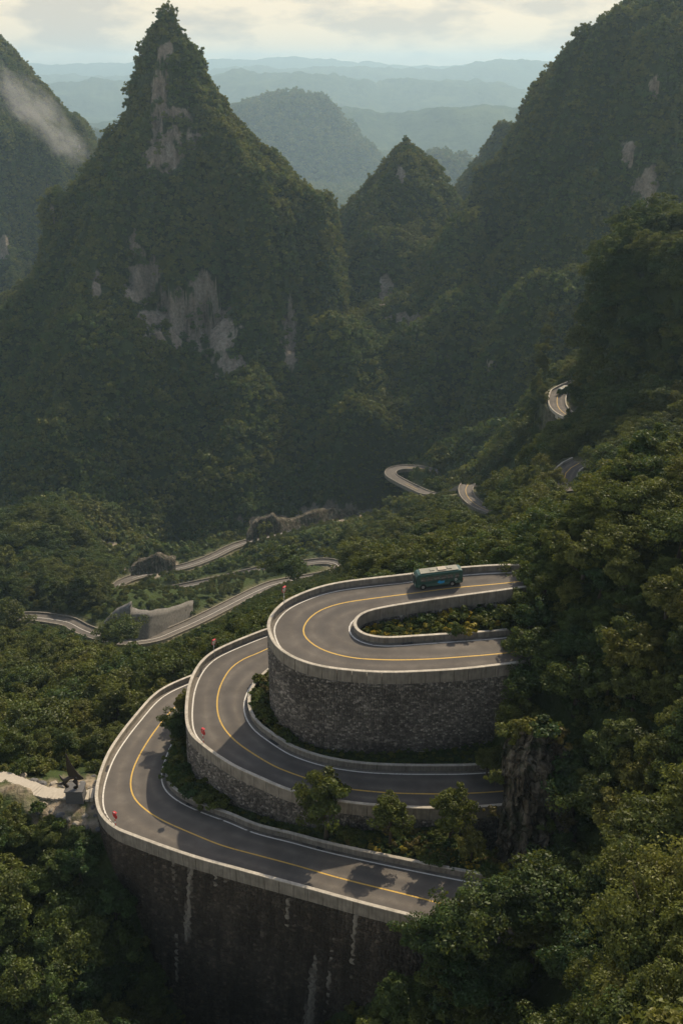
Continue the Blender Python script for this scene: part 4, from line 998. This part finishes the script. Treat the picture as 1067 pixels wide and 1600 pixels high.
out1 = lambda x, y: ~poly_in(O1, x, y)
def dist_line(Ln, x, y): return np.array([np.min(np.hypot(Ln[:, 0]-a, Ln[:, 1]-b)) for a, b in zip(np.atleast_1d(x), np.atleast_1d(y))])
for p in pick(fills[0], lambda X, Y_, x, y: (X < 690), 52, 1):
    k_, s_ = rt.choice([2, 2, 1, 2, 1, 1]), rt.uniform(.4, .75); bush((p[0], p[1], p[2]-.1), k_, s_, bl(p, k_, s_, 'bed'), 'flowering plants in the upper bend')
for p in pick(fills[0], lambda X, Y_, x, y: (X >= 665) & (X < 790), 34, 2):
    k_, s_ = rt.choice([0, 0, 1, 1, 2]), rt.uniform(.8, 1.7); bush((p[0], p[1], p[2]-.1), k_, s_, bl(p, k_, s_, 'bed'), 'bushes in the upper bend')
for p in pick(fills[1], lambda X, Y_, x, y: (X < 470) & out1(x, y) & (dist_line(O1, x, y) > .8), 46, 3):
    k_, s_ = rt.choice([0, 0, 1, 3]), rt.uniform(.5, 1.1); bush((p[0], p[1], p[2]-.1), k_, s_, bl(p, k_, s_, 'tall'), 'bushes beside the tall rubble wall')
o2 = lambda X, Y_, x, y: (~poly_in(O2, x, y)) & (dist_line(O2, x, y) > .9)
for p in pick(fills[2], lambda X, Y_, x, y: (X < 345) & o2(X, Y_, x, y), 50, 4):
    k_, s_ = rt.choice([0, 0, 0, 1]), rt.uniform(.8, 1.6); bush((p[0], p[1], p[2]-.1), k_, s_, bl(p, k_, s_, 'gap'), 'bushes between the lowest and middle bends')
for p in pick(fills[2], lambda X, Y_, x, y: (X > 520) & (X < 790) & o2(X, Y_, x, y), 60, 5):
    k_, s_ = rt.choice([0, 0, 1, 2, 3]), rt.uniform(.5, 1.1); bush((p[0], p[1], p[2]-.1), k_, s_, bl(p, k_, s_, 'slender'), 'bushes among the slender trees')
for j, (px, py, y, sc) in enumerate([(795,1150,104,1.6),(820,1140,103,1.9),(848,1145,102.5,2.0),(872,1160,102,2.0),(852,1290,96,1.3),(800,1395,96,1.5),(835,1400,95,1.7),(782,1330,98,1.0),(866,1370,94,1.8),(868,1240,98.5,1.5),(774,1215,101,1.1),(770,1270,99.5,1.2),(766,1345,97.5,1.3),(775,1390,96.5,1.6),(800,1420,95,1.6),(882,1290,96,1.8),(885,1200,100,1.8),(815,1225,99.5,.7),(830,1330,95.2,.9),(795,1300,97.5,.6)]):
    p = at_y(px, py, y); bush((p[0], p[1], p[2]-.8), [0, 1, 0, 3][j % 4], sc, 'bush clinging to the rock face beside the middle road', 'bushes on the rock face')
# low plants
def ground_cover(Lk, cond, label, s0, s1, seed, libr=LIB_SHRUB, n=700):
    pp = pick(Lk, cond, n, seed); scatter('ground_cover', pp, RNG.uniform(s0, s1, len(pp)), libr, label, seed)
ground_cover(fills[0], lambda X, Y_, x, y: X < 800, 'weeds and grass carpeting the flower bed', .25, .5, 11)
ground_cover(fills[0], lambda X, Y_, x, y: X < 700, 'yellow flowering weeds in the flower bed', .3, .6, 14, LIB_FLOWER, 130)
ground_cover(fills[2], lambda X, Y_, x, y: (X > 560) & o2(X, Y_, x, y) & (X < 760), 'yellow flowering weeds behind the lowest guard wall', .3, .6, 15, LIB_FLOWER, 70)
ground_cover(fills[1], lambda X, Y_, x, y: out1(x, y) & (X < 800), 'weeds in the planted strip at the foot of the tall wall', .25, .5, 12)
ground_cover(fills[2], lambda X, Y_, x, y: o2(X, Y_, x, y) & (X < 800), 'weeds in the planted strip of the lowest bend', .25, .55, 13, n=1200)
# single trees one can point at
def fz(i, px, py, h):
    p = at_h(px, py, h); gx, gy, gz = fills[i]; k = np.argmin((gx-p[0])**2+(gy-p[1])**2); p[2] = gz[k]; return p
place_tree(fz(2,508,1308,92), 11.2, 'slender green tree with a bare thin trunk, farthest of the three from the cliff', 'slender trees along the lowest guard wall', 1, .5, .78, 'roadside_tree')
place_tree(fz(2,608,1322,91.5), 8.2, 'short green tree standing between the two taller slender trees', 'slender trees along the lowest guard wall', 4, 2.0, .85, 'roadside_tree')
place_tree(fz(2,702,1322,91), 9.0, 'bushy green tree overlapping the middle road, nearest the rock face of the three', 'slender trees along the lowest guard wall', 1, 4.0, .85, 'roadside_tree')
place_tree(fz(2,735,1350,90.7), 5.0, 'green tree at the foot of the rock face where the lowest guard wall ends', None, 3, 4.0, .9, 'roadside_tree')
place_tree(fz(1,762,1190,86), 5.0, 'small pale green tree leaning over the middle road against the rock face', None, 3, 1.0, .8, 'roadside_tree')
for j, (px, py, h, H0, lb) in enumerate([(278,1165,97,6.5,'dark round tree at the outer foot of the middle rubble wall'), (290,1130,98,5.5,'bright green tree tucked between the lowest road and the middle wall')]):
    place_tree(fz(2, px, py, h), H0, lb, None, [0, 3][j], j*2.0, .75, 'roadside_tree')
for j, (px, py, y, H0, lb) in enumerate([(1010,1560,57,12.0,'large pale olive tree nearest the camera in the bottom corner'),(1060,1500,60,13,'tall pale leafy tree reaching up beside the corner, behind the nearest one'),(1050,1640,50,9,'low leafy tree at the very bottom corner')]):
    p = at_y(px, py, y); place_tree(p, H0, lb, None, 9, j*2.2, 0.9)
for j, (px, py, y, H0) in enumerate([(668,1505,82,7.0),(705,1488,82,7.5),(742,1470,82,7.8),(780,1455,83,8),(815,1445,84,8),(850,1440,84,8.5),(622,1590,80,6.5),(690,1560,80,6.5),(585,1650,78,6.5),(730,1560,79,7),(655,1640,77,6.8),(775,1545,80,7.5),(880,1450,84,8),(830,1500,82,8)]):
    p = at_y(px, py, y); g_ = float(ground_z(p[0], p[1])[0]); p[2] = p[2]-0.5 if g_ < p[2] else g_
    place_tree(p, min(H0, 11), ['full','leaning','rounded','spreading','low','broad','small','upright','dense','wide','tangled','mossy','drooping','ragged'][j]+' green tree that covers the lower end of the road under the rock face', None, [0,4,2,1,0,2,3,4,0,2,1,3,0,4][j], j*1.1)
print('vegetation', round(time.time()-T0, 1))

# ------------------------------------------------------------------ things
M['bus_green'] = plain('bus_green', (0.012, 0.062, 0.048), 0.35, 0.5, var=0.15)
M['bus_low'] = plain('bus_low', (0.06, 0.11, 0.09), 0.45, 0.5, var=0.15)
M['bus_roof'] = plain('bus_roof', (0.22, 0.215, 0.165), 0.6, 0.3, var=0.45, scale=1.2)
M['glass'] = plain('dark_glass', (0.03, 0.045, 0.045), 0.08, 0.9, var=0.1)
M['rubber'] = plain('rubber', (0.02, 0.02, 0.02), 0.9, 0.1)
M['steel'] = plain('steel', (0.45, 0.45, 0.45), 0.35, 0.5, 0.7)
M['white'] = plain('white_paint', (0.72, 0.71, 0.68), 0.5)
M['blue'] = plain('bright_blue', (0.02, 0.28, 0.55), 0.5)
M['red'] = plain('red_paint', (0.45, 0.03, 0.03), 0.45)
M['lampglass'] = plain('lamp_glass', (0.6, 0.58, 0.5), 0.15, 0.8)
M['bronze'] = plain('bronze', (0.055, 0.042, 0.032), 0.45, 0.5, 0.5, var=0.4)
M['granite'] = plain('granite', (0.10, 0.097, 0.093), 0.7, 0.3, var=0.3, scale=4)
M['step'] = plain('step_stone', (0.42, 0.37, 0.29), 0.85, 0.2, var=0.2)
M['boulder'] = plain('boulder', (0.30, 0.26, 0.20), 0.9, 0.1, var=0.4, scale=2)
M['mirror'] = plain('mirror_glass', (0.7, 0.72, 0.72), 0.08, 0.8, 0.9, var=0.02)
M['truck_yellow'] = plain('truck_yellow', (0.55, 0.36, 0.06), 0.5)
M['truck_grey'] = plain('truck_grey', (0.16, 0.155, 0.15), 0.6)

def wheel(root, x, y, r, w):
    mb = MB(); mb.tube([(x, y-w/2, r), (x, y+w/2, r)], r, 16); o = mb.build('wheel', M['rubber'], root)
    s = 1 if y > 0 else -1
    MB().tube([(x, y+s*w/2, r), (x, y+s*(w/2+.02), r)], r*.58, 12).build('rim', M['steel'], o)
    MB().tube([(x, y+s*(w/2+.02), r), (x, y+s*(w/2+.06), r)], r*.2, 8).build('hub', M['steel'], o)
def make_bus(loc, rz, tilt, label, L_=7.4, W_=2.15, Hh=2.55):
    root = empty('bus', tuple(loc), rz); root.rotation_euler = (0, tilt, rz); tag(root, label, 'bus', 'green minibuses on the mountain road')
    def ring(x, inset, hw, z0, z1, crown):      # rounded body section
        w = hw-inset; pts = [(-w*.96, z0), (w*.96, z0), (w, z0+.12), (w, z0+(z1-z0)*.45), (w*.985, z0+(z1-z0)*.72), (w*.94, z1-.12), (w*.82, z1-.02), (w*.4, z1+crown), (-w*.4, z1+crown), (-w*.82, z1-.02), (-w*.94, z1-.12), (-w*.985, z0+(z1-z0)*.72), (-w, z0+(z1-z0)*.45), (-w, z0+.12)]
        return [(x, a, b) for a, b in pts]
    h = W_/2; rings = [ring(-L_/2, .14, h, .55, Hh-.25, .0), ring(-L_/2+.08, .05, h, .42, Hh-.10, .03), ring(-L_/2+.3, 0, h, .38, Hh, .05), ring(L_/2-.9, 0, h, .38, Hh, .05), ring(L_/2-.45, .02, h, .38, Hh-.06, .04), ring(L_/2-.14, .07, h, .42, Hh-.42, .02), ring(L_/2, .16, h, .5, 1.35, .0)]
    MB().loft(rings).build('body', M['bus_green'], root, smooth=False)
    for s in (-1, 1):
        MB().box((0.05, s*(h+.006), .66), (L_-.7, .03, .42)).build('lower_panel', M['bus_low'], root, bevel=.008)
        xs = [-3.18, -2.28, -1.22, -.16, .90, 1.96]; ws = [.62, .92, .92, .92, .92, .80]
        for x, w in zip(xs, ws):
            x0 = x+.1; q_ = [(x0, s*(h*.999+.012), 1.32), (x0+w, s*(h*.999+.012), 1.32), (x0+w, s*(h*.965+.02), 2.08), (x0, s*(h*.965+.02), 2.08)]
            q2 = [(a, b-s*.03, c) for a, b, c in q_]; fr = MB().loft([q2, q_]).build('window', M['glass'], root)
            MB().box((x0+w*.5, s*(h*.985+.02), 1.62), (.03, .02, .66)).build('sliding_bar', M['rubber'], fr)
        for x in (L_/2-1.15, -L_/2+1.7): wheel(root, x, s*(h-.12), .41, .26)
        for x in (L_/2-1.15, -L_/2+1.7): MB().tube([(x, s*(h-.02), .44), (x, s*(h+.026), .44)], .5, 16).build('wheel_arch', M['rubber'], root)
        MB().tube([(L_/2-.12, s*.78, .80), (L_/2+.02, s*.78, .80)], .13, 12).build('headlight', M['lampglass'], root)
        MB().box((-L_/2-.01, s*.85, .9), (.06, .16, .34)).build('tail_light', M['red'], root)
        mr = MB().tube([(L_/2-.5, s*h, 1.95), (L_/2-.05, s*(h+.22), 2.0), (L_/2-.02, s*(h+.25), 1.75)], .025, 6).build('mirror_arm', M['rubber'], root)
        MB().box((L_/2-.02, s*(h+.25), 1.6), (.09, .2, .38)).build('mirror', M['rubber'], mr, bevel=.02)
    MB().loft([[(L_/2-.02, -.9, 1.33), (L_/2-.02, .9, 1.33), (L_/2-.17, .88, 2.05), (L_/2-.17, -.88, 2.05)], [(L_/2+.03, -.88, 1.33), (L_/2+.03, .88, 1.33), (L_/2-.12, .86, 2.05), (L_/2-.12, -.86, 2.05)]]).build('windscreen', M['glass'], root)
    MB().box((-L_/2-.005, 0, 1.75), (.06, 1.6, .6)).build('rear_window', M['glass'], root, bevel=.02)
    MB().box((L_/2-.02, 0, .62), (.12, 1.9, .25)).build('bumper', M['bus_low'], root, bevel=.03)
    MB().box((L_/2+.03, 0, 1.0), (.03, .9, .16)).build('grille', M['rubber'], root)
    MB().box((-.15, 0, Hh+.055), (L_-1.5, W_*.74, .07)).build('roof_panel', M['bus_roof'], root, bevel=.03)
    for x in (-1.8, .9): MB().box((x, 0, Hh+.13), (.7, .7, .10)).build('roof_hatch', M['bus_roof'], root, bevel=.03)
    MB().box((-.6, 0, Hh+.16), (1.3, 1.1, .14)).build('roof_unit', M['step'], root, bevel=.04)
    # blue swoosh mark and white ring mark on the side facing the valley viewer
    for s in (-1, 1):
        lp = MB().loft([[(-.75, s*(h+.026), .78), (-.1, s*(h+.026), .72), (.35, s*(h+.026), .95), (.05, s*(h+.026), 1.30), (-.28, s*(h+.026), 1.12), (-.8, s*(h+.026), 1.16)], [(-.75, s*(h+.034), .78), (-.1, s*(h+.034), .72), (.35, s*(h+.034), .95), (.05, s*(h+.034), 1.30), (-.28, s*(h+.034), 1.12), (-.8, s*(h+.034), 1.16)]]).build('blue_emblem', M['blue'], root)
        rg = MB(); k = 14
        for i in range(k):
            a, b = 2*math.pi*i/k, 2*math.pi*(i+1)/k
            P4 = lambda y: [(-2.55+.19*math.cos(a), y, 1.12+.19*math.sin(a)), (-2.55+.19*math.cos(b), y, 1.12+.19*math.sin(b)), (-2.55+.12*math.cos(b), y, 1.12+.12*math.sin(b)), (-2.55+.12*math.cos(a), y, 1.12+.12*math.sin(a))]
            rg.loft([P4(s*(h+.018)), P4(s*(h+.030))])
        rg.build('white_ring_emblem', M['white'], root)
    return root
def on_road(Lp, px, py, h, lane):
    p = at_h(px, py, h); Y_ = Lp['yellow']; i = int(np.argmin(np.hypot(Y_[:, 0]-p[0], Y_[:, 1]-p[1]))); t = Y_[min(i+3, len(Y_)-1)]-Y_[max(i-3, 0)]
    j = int(np.argmin(np.hypot(Lp['outer'][:, 0]-Y_[i, 0], Lp['outer'][:, 1]-Y_[i, 1]))); q_ = Y_[i]*(1-lane)+Lp['outer'][j]*lane; q_[2] = Y_[i, 2]
    return q_, t
q_, t = on_road(loops[0], 686, 921, 72.8, 0.42)
make_bus(q_+np.array([0, 0, .03]), math.atan2(t[1], t[0]), -math.atan2(t[2], math.hypot(t[0], t[1])), 'green minibus with pale roof driving round the upper bend')
R_ = FR[2]; i = int(np.argmin([abs(project(p)[0]-879)+abs(project(p)[1]-613) for p in R_])); t = R_[i+1]-R_[i-1]
make_bus(offset(R_, 1.6)[i]+np.array([0, 0, .3]), math.atan2(t[1], t[0]), 0, 'dark green minibus on the short sunlit curve high on the spur')

def make_truck(loc, rz, label):
    root = empty('truck', tuple(loc), rz); tag(root, label, 'truck')
    MB().box((-1.3, 0, 1.0), (7.2, 2.2, .25)).build('chassis', M['rubber'], root)
    MB().box((-1.6, 0, 1.95), (6.2, 2.4, 1.6)).build('cargo_bed', M['truck_grey'], root, bevel=.05)
    c = MB().loft([[(2.0, -1.1, .6), (2.0, 1.1, .6), (2.0, 1.05, 2.7), (2.0, -1.05, 2.7)], [(3.3, -1.1, .6), (3.3, 1.1, .6), (3.2, 1.05, 2.5), (3.2, -1.05, 2.5)], [(3.95, -1.05, .6), (3.95, 1.05, .6), (3.65, .95, 2.2), (3.65, -.95, 2.2)]]).build('cab', M['white'], root)
    MB().box((2.6, 0, 2.78), (1.1, 1.9, .2)).build('cab_roof', M['truck_yellow'], c, bevel=.04)
    MB().loft([[(3.92, -.9, 1.5), (3.92, .9, 1.5), (3.74, .85, 2.15), (3.74, -.85, 2.15)], [(3.97, -.9, 1.5), (3.97, .9, 1.5), (3.79, .85, 2.15), (3.79, -.85, 2.15)]]).build('windscreen', M['glass'], root)
    for s in (-1, 1):
        MB().box((2.9, s*1.1, 1.85), (.8, .04, .55)).build('side_window', M['glass'], root)
        for x in (3.0, -2.6, -3.8): wheel(root, x, s*1.0, .48, .3)
    return root
R_ = FR[0]; i = int(np.argmin([abs(project(p)[0]-421)+abs(project(p)[1]-889) for p in R_])); t = R_[i]-R_[i+2]
make_truck(offset(R_, -1.5)[i]+np.array([0, 0, .28]), math.atan2(t[1], t[0]), 'small truck with yellow topped white cab and grey load on the valley road')

def convex_mirror(p, face, label, H0=2.6, red=True):
    root = empty('traffic_mirror', tuple(p), face); tag(root, label, 'traffic mirror', 'round traffic mirrors on posts')
    MB().tube([(0, 0, -.9), (0, 0, H0)], .05, 8).build('post', M['red'] if red else M['steel'], root)
    for k in range(3): MB().tube([(0, 0, .35+k*.75), (0, 0, .65+k*.75)], .056, 8).build('post_band', M['white'], root)
    rim = MB().loft([[(x, r*math.cos(a), H0+.25+r*math.sin(a)) for a in np.linspace(0, 2*math.pi, 18, endpoint=False)] for x, r in ((-.05, .30), (.02, .50), (.08, .50), (.08, .43))]).build('mirror_rim', M['red'], root, smooth=False)
    MB().loft([[(x, r*math.cos(a), H0+.25+r*math.sin(a)) for a in np.linspace(0, 2*math.pi, 18, endpoint=False)] for x, r in ((.085, .42), (.12, .30), (.14, .05))]).build('mirror_glass', M['mirror'], rim, smooth=True)
    MB().loft([[(x, a, z) for a, z in ((-.3, H0+.74), (.3, H0+.74), (.3, H0+.78), (-.3, H0+.78))] for x in (-.02, .28)]).build('visor', M['red'], rim)
def outer_at(Lp, px, py, off=0.2, dz=PAR):
    O = Lp['outer'].copy(); O[:, 2] += PAR; X, Y_, D_ = project(O); i = int(np.argmin(np.hypot(X-px, Y_-py))); n2, _ = normals2d(O); p = O[i].copy(); p[:2] += n2[i]*Lp['so']*off; return p, math.atan2(-Lp['so']*n2[i][1], -Lp['so']*n2[i][0])
for Lp, px, py, H0, red, lb in [(loops[1],319,1163,1.5,True,'red rimmed traffic mirror on the guard wall of the middle bend'),(loops[2],180,1290,1.3,True,'red rimmed traffic mirror on the guard wall of the lowest bend near the sculpture'),
      (loops[0],444,941,2.2,False,'traffic mirror on a pale post rising above the upper bend'),(loops[1],333,1019,1.7,False,'traffic mirror on a pale post behind the far side of the middle bend')]:
    p, f = outer_at(Lp, px, py, -0.15); convex_mirror(p, f, lb, H0, red)
# drain slots in the gutters
for Lp, spots in ((loops[0], [(632,1008)]), (loops[1], [(425,1162),(309,1053)]), (loops[2], [(503,1330),(163,1202),(256,1208),(303,1262)])):
    for px, py in spots:
        best_ = None
        for key, sg in (('outer', -1), ('inner', 1)):
            q_ = Lp[key]; X, Y_, D_ = project(q_); k = int(np.argmin(np.hypot(X-px, Y_-py))); e = math.hypot(X[k]-px, Y_[k]-py)
            if best_ is None or e < best_[0]: best_ = (e, q_, k, sg)
        _, q_, k, sg = best_; k = min(max(k, 2), len(q_)-3); n2, tt = normals2d(q_); c = q_[k]+np.append(n2[k]*sg*Lp['so']*0.28, 0.03)
        o = MB(); o.box((0, 0, 0), (1.7, .36, .05)); r_ = empty('drain_grate', tuple(c), math.atan2(tt[k][1], tt[k][0])); tag(r_, 'dark drain grate in the gutter beside the guard wall', 'drain', 'drain grates in the gutters')
        o.build('frame', M['rubber'], r_)
        for b_ in range(7): MB().box((-.72+b_*.24, 0, .03), (.05, .32, .03)).build('bar', M['truck_grey'], r_)

# sculpture and steps beside the lowest bend
sp = at_h(122, 1262, 98.2); sp[2] = max(sp[2], float(ground_z(sp[0], sp[1])[0])-0.3)
root = empty('sculpture', tuple(sp), 0.0); tag(root, 'dark bronze sculpture with a tall curved sail shaped wing on a grey pedestal', 'sculpture')
MB().box((0, 0, 1.1), (2.6, 2.0, 2.2), taper=.9).box((0, 0, 2.28), (2.7, 2.1, .16)).build('pedestal', M['granite'], root)
MB().tube([(.2, 0, 2.3), (.45, .05, 2.9), (.1, 0, 3.5), (.2, 0, 4.1), (.6, 0, 4.5)], [.42, .30, .34, .26, .12], 10).build('figure', M['bronze'], root, smooth=True)
def sail(pts_l, pts_r, th):
    rings = []
    for (ax, az), (bx, bz) in zip(pts_l, pts_r):
        rings.append([(ax, -th, az), (bx, -th*1.5, bz), (bx, th*1.5, bz), (ax, th, az)])
    return MB().loft(rings)
sail([(-.6,4.0),(-.75,4.8),(-.80,5.8),(-.75,6.9),(-.68,8.2)],[(1.25,3.95),(.75,4.5),(.25,5.4),(-.2,6.5),(-.60,8.25)],.07).build('wing', M['bronze'], root)
MB().tube([(1.3,0,3.95),(.8,0,4.5),(.3,0,5.4),(-.15,0,6.5),(-.6,0,8.3)],[.13,.12,.10,.08,.03],8).build('wing_edge', M['bronze'], root, smooth=True)
MB().tube([(1.4,0,3.9),(.7,.05,3.8),(0,.1,4.05),(-.7,0,4.0),(-1.2,0,3.5),(-1.7,0,3.9),(-2.0,0,4.6)],[.1,.22,.26,.30,.42,.2,.04],10).build('tail', M['bronze'], root, smooth=True)
MB().tube([(-1.2,0,3.5),(-1.5,.1,2.9),(-1.0,.1,2.3)],[.4,.3,.22],8).build('leg', M['bronze'], root, smooth=True)
MB().tube([(-1.3,0,3.2),(-2.0,-.2,3.1),(-2.6,-.3,3.25)],[.26,.16,.04],8).build('small_wing', M['bronze'], root, smooth=True)
# stairs
st = catmull([at_h(153,1236,95.7), at_h(140,1241,96.1), at_h(112,1249,97.3), at_h(85,1250,97.9), at_h(50,1244,98.7), at_h(22,1232,99.4), at_h(-5,1222,100.1), at_h(-60,1215,101.5)], 0.55)
root = empty('staircase', tuple(st[len(st)//2])); tag(root, 'pale stone staircase running from the lowest bend past the sculpture', 'stairs'); org = st[len(st)//2]
for i in range(len(st)-1):
    c = (st[i]+st[i+1])/2-org; t = st[i+1]-st[i]
    zt_ = max(c[2]+org[2], float(ground_z(c[0]+org[0], c[1]+org[1])[0])+0.1)-org[2]
    MB().box((c[0], c[1], zt_-.45), (.50, 2.3+rt.uniform(-.15, .15), 1.0), rz=math.atan2(t[1], t[0])).build('step', M['step'], root)
# boulders round the sculpture
bms = []
for k in range(4):
    bm = bmesh.new(); bmesh.ops.create_icosphere(bm, subdivisions=2, radius=1)
    for v in bm.verts:
        f = 1+.35*(float(perlin(v.co.x*1.3+k*7, v.co.y*1.3+v.co.z, 5))); v.co *= f; v.co.z *= .7; v.co.x = round(v.co.x*3)/3*.5+v.co.x*.5
    me = bpy.data.meshes.new('boulder'); bm.to_mesh(me); bm.free(); me.materials.append(M['boulder'] if k < 2 else M['granite']); bms.append(me)
for k, (px, py, s) in enumerate([(70,1258,.8),(82,1266,.6),(60,1272,.5),(95,1276,.9),(108,1280,.6),(134,1275,.7),(146,1262,.6),(150,1276,.5),(142,1232,.8),(150,1222,.6),(146,1214,.7),(128,1226,1.0),(100,1228,1.3),(84,1226,1.0),(66,1226,1.2),(52,1222,1.2),(36,1214,1.3),(120,1290,.8),(135,1296,.9),(155,1298,.7),(148,1245,.4),(24,1216,.8),(112,1222,.7),(90,1284,.5)]):
    for h in np.linspace(95, 110, 60):
        p = at_h(px, py, h)
        if p[2] <= float(ground_z(p[0], p[1])[0]): break
    o = obj('boulder', bms[k % 4]); o.location = (p[0], p[1], float(ground_z(p[0], p[1])[0])+.1*s); s *= .72; o.location.z -= .15; o.scale = (s, s*.8, s); o.rotation_euler = (0, 0, k*1.3); tag(o, 'weathered boulder lying on the bare dirt round the sculpture and stairs', 'boulder', 'boulders round the sculpture')

# cut rock wall in the valley, faced with concrete
def slab_wall(pts, name, label, mt, thick=2.0, rough=1.0):
    """pts: (px, py_bottom, py_top, y)"""
    root = empty(name, tuple(at_y(pts[0][0], pts[0][1], pts[0][3]))); org = np.array(root.location); tag(root, label, 'wall')
    mb = MB(); rows = []
    k_ = np.linspace(0, len(pts)-1, len(pts)*6); pi_ = np.arange(len(pts)); A_ = np.array([at_y(a, b, y) for a, b, c, y in pts]); B_ = np.array([at_y(a, c, y+3.5) for a, b, c, y in pts])
    P0 = np.stack([np.interp(k_, pi_, A_[:, i]) for i in range(3)], 1); P1 = np.stack([np.interp(k_, pi_, B_[:, i]) for i in range(3)], 1); P1[:, 2] += rough*fbm(k_*1.3, k_*0, 3, 71); P1[:, 1] += rough*fbm(k_*.7, k_*0+4, 2, 72)
    n = len(P0); nv = 8; V_ = []; 
    for i in range(n):
        for j in range(nv+1):
            t = j/nv; p = P0[i]*(1-t)+P1[i]*t; p = p+np.array([0, -1.0*float(fbm(np.array(i*.25), np.array(t*3), 3, 50)), 0]); V_.append(p-org)
    idx = np.arange(n*(nv+1)).reshape(n, nv+1); F_ = np.stack([idx[:-1, :-1], idx[1:, :-1], idx[1:, 1:], idx[:-1, 1:]], -1).reshape(-1, 4)
    V_ = np.array(V_); Vb = V_+np.array([0, thick*2, 0]); nV = len(V_)
    Ft = np.stack([idx[:-1, nv], idx[1:, nv], idx[1:, nv]+nV, idx[:-1, nv]+nV], -1)
    obj('wall_face', mesh_np('wall_face', np.vstack([V_, Vb]), np.vstack([F_, Ft]), mt, smooth=True), root)
slab_wall([(161,994,976,380),(180,1002,957,379),(204,1004,946,377),(205,1004,958,377),(232,1002,960,380),(262,989,956,395),(302,973,944,420)], 'retaining_wall', 'grey concrete faced cliff wall beside the valley road', M['far_concrete'])
slab_wall([(385,847,832,600),(400,842,812,608),(425,836,806,618),(440,832,816,625),(470,825,806,640),(500,817,796,655),(530,811,800,672),(558,806,796,690)], 'rock_cutting', 'brown cut rock face above the valley road', M['rock'], rough=4.5)
slab_wall([(205,900,884,548),(225,898,874,552),(245,896,868,556),(275,890,876,566)], 'rock_cutting', 'small brown rock outcrop beside the valley hairpin', M['rock'], rough=3.0)
slab_wall([(-30,1000,985,372),(20,990,978,376)], 'retaining_wall', 'pale retaining wall under the valley road at the picture edge', M['far_concrete'])

# rock face on the near hillside
def rock_face(quad, name, label, seed):
    """quad rows of (px,py,y) from top to bottom"""
    nu, nv = 60, 110; rows = [np.array([at_y(*p) for p in r]) for r in quad]; rows = [resample(r, n=nu) for r in rows]
    R0 = np.array(rows); tv = np.linspace(0, len(rows)-1, nv); V_ = []
    for t in tv:
        i = min(int(t), len(rows)-2); f = t-i; V_.append(R0[i]*(1-f)+R0[i+1]*f)
    V_ = np.array(V_); U_, W_ = np.meshgrid(np.arange(nu), np.arange(nv)); V_[..., 1] -= 2.4*fbm(U_/13., W_/26., 5, seed, True)+0.9*fbm(U_/6., W_/5., 4, seed+2)+0.5*np.abs(((W_+4*fbm(U_/9., W_/9., 2, 3)) % 13)/13-0.5)
    V_[..., 0] += 1.6*fbm(U_/40., W_/14., 4, seed+4)
    org = V_[nv//2, nu//2].copy(); idx = np.arange(nu*nv).reshape(nv, nu); F_ = np.stack([idx[:-1, :-1], idx[1:, :-1], idx[1:, 1:], idx[:-1, 1:]], -1).reshape(-1, 4)
    o = obj(name, mesh_np(name, V_.reshape(-1, 3)-org, F_, M['rock_dark'], smooth=False)); o.location = org; tag(o, label, 'cliff')
rock_face([[(792,1135,105),(830,1130,103.5),(880,1150,103)],[(786,1200,101.5),(825,1190,99.5),(885,1210,100)],[(776,1280,99),(825,1280,96.5),(890,1290,97)],[(772,1350,96.5),(820,1350,94),(905,1360,94)],[(790,1440,95),(850,1450,91),(935,1460,90)]], 'cliff', 'bare vertical rock face at the edge of the near hillside beside the middle road', 31)

# mist clinging to the far left mountain
m_, nt = mat('mist'); tco = nd(nt, 'ShaderNodeTexCoord').outputs['Object']
n1 = nd(nt, 'ShaderNodeTexNoise', {'Vector': nd(nt, 'ShaderNodeMapping', {'Vector': tco, 'Scale': (1.2, 1.2, 1.2)}).outputs['Vector'], 'Scale': 1.6, 'Detail': 4.0, 'Roughness': 0.6, 'Distortion': 0.6}).outputs['Fac']
ln_ = nd(nt, 'ShaderNodeVectorMath', {0: tco}, operation='LENGTH').outputs['Value']
fall = math_(nt, 'SUBTRACT', 1.0, ln_, True)
dn = math_(nt, 'MULTIPLY', math_(nt, 'SUBTRACT', math_(nt, 'ADD', n1, math_(nt, 'MULTIPLY', fall, 0.55)), 0.72), 0.035)
dn = math_(nt, 'MAXIMUM', dn, 0.0)
pv = nd(nt, 'ShaderNodeVolumePrincipled', {'Color': (1.0, 1.0, 1.0, 1), 'Density': dn, 'Anisotropy': 0.2}); nd(nt, 'ShaderNodeOutputMaterial', {'Volume': pv.outputs[0]})
for k, (px, py, y, sx, sy, sz, ry) in enumerate([(55,170,1480,120,60,48,.85),(105,225,1490,60,40,38,.7)]):
    bm = bmesh.new(); bmesh.ops.create_icosphere(bm, subdivisions=3, radius=1); me = bpy.data.meshes.new('mist'); bm.to_mesh(me); bm.free(); me.materials.append(m_)
    o = obj('mist', me); o.location = at_y(px, py, y); o.scale = (sx, sy, sz); o.rotation_euler = (0, ry, 0); tag(o, ['long wisp of pale mist drifting down the far mountain', 'small puff of mist below the long wisp'][k], kind='stuff')
print('done', round(time.time()-T0, 1), 'objects', len(bpy.data.objects))
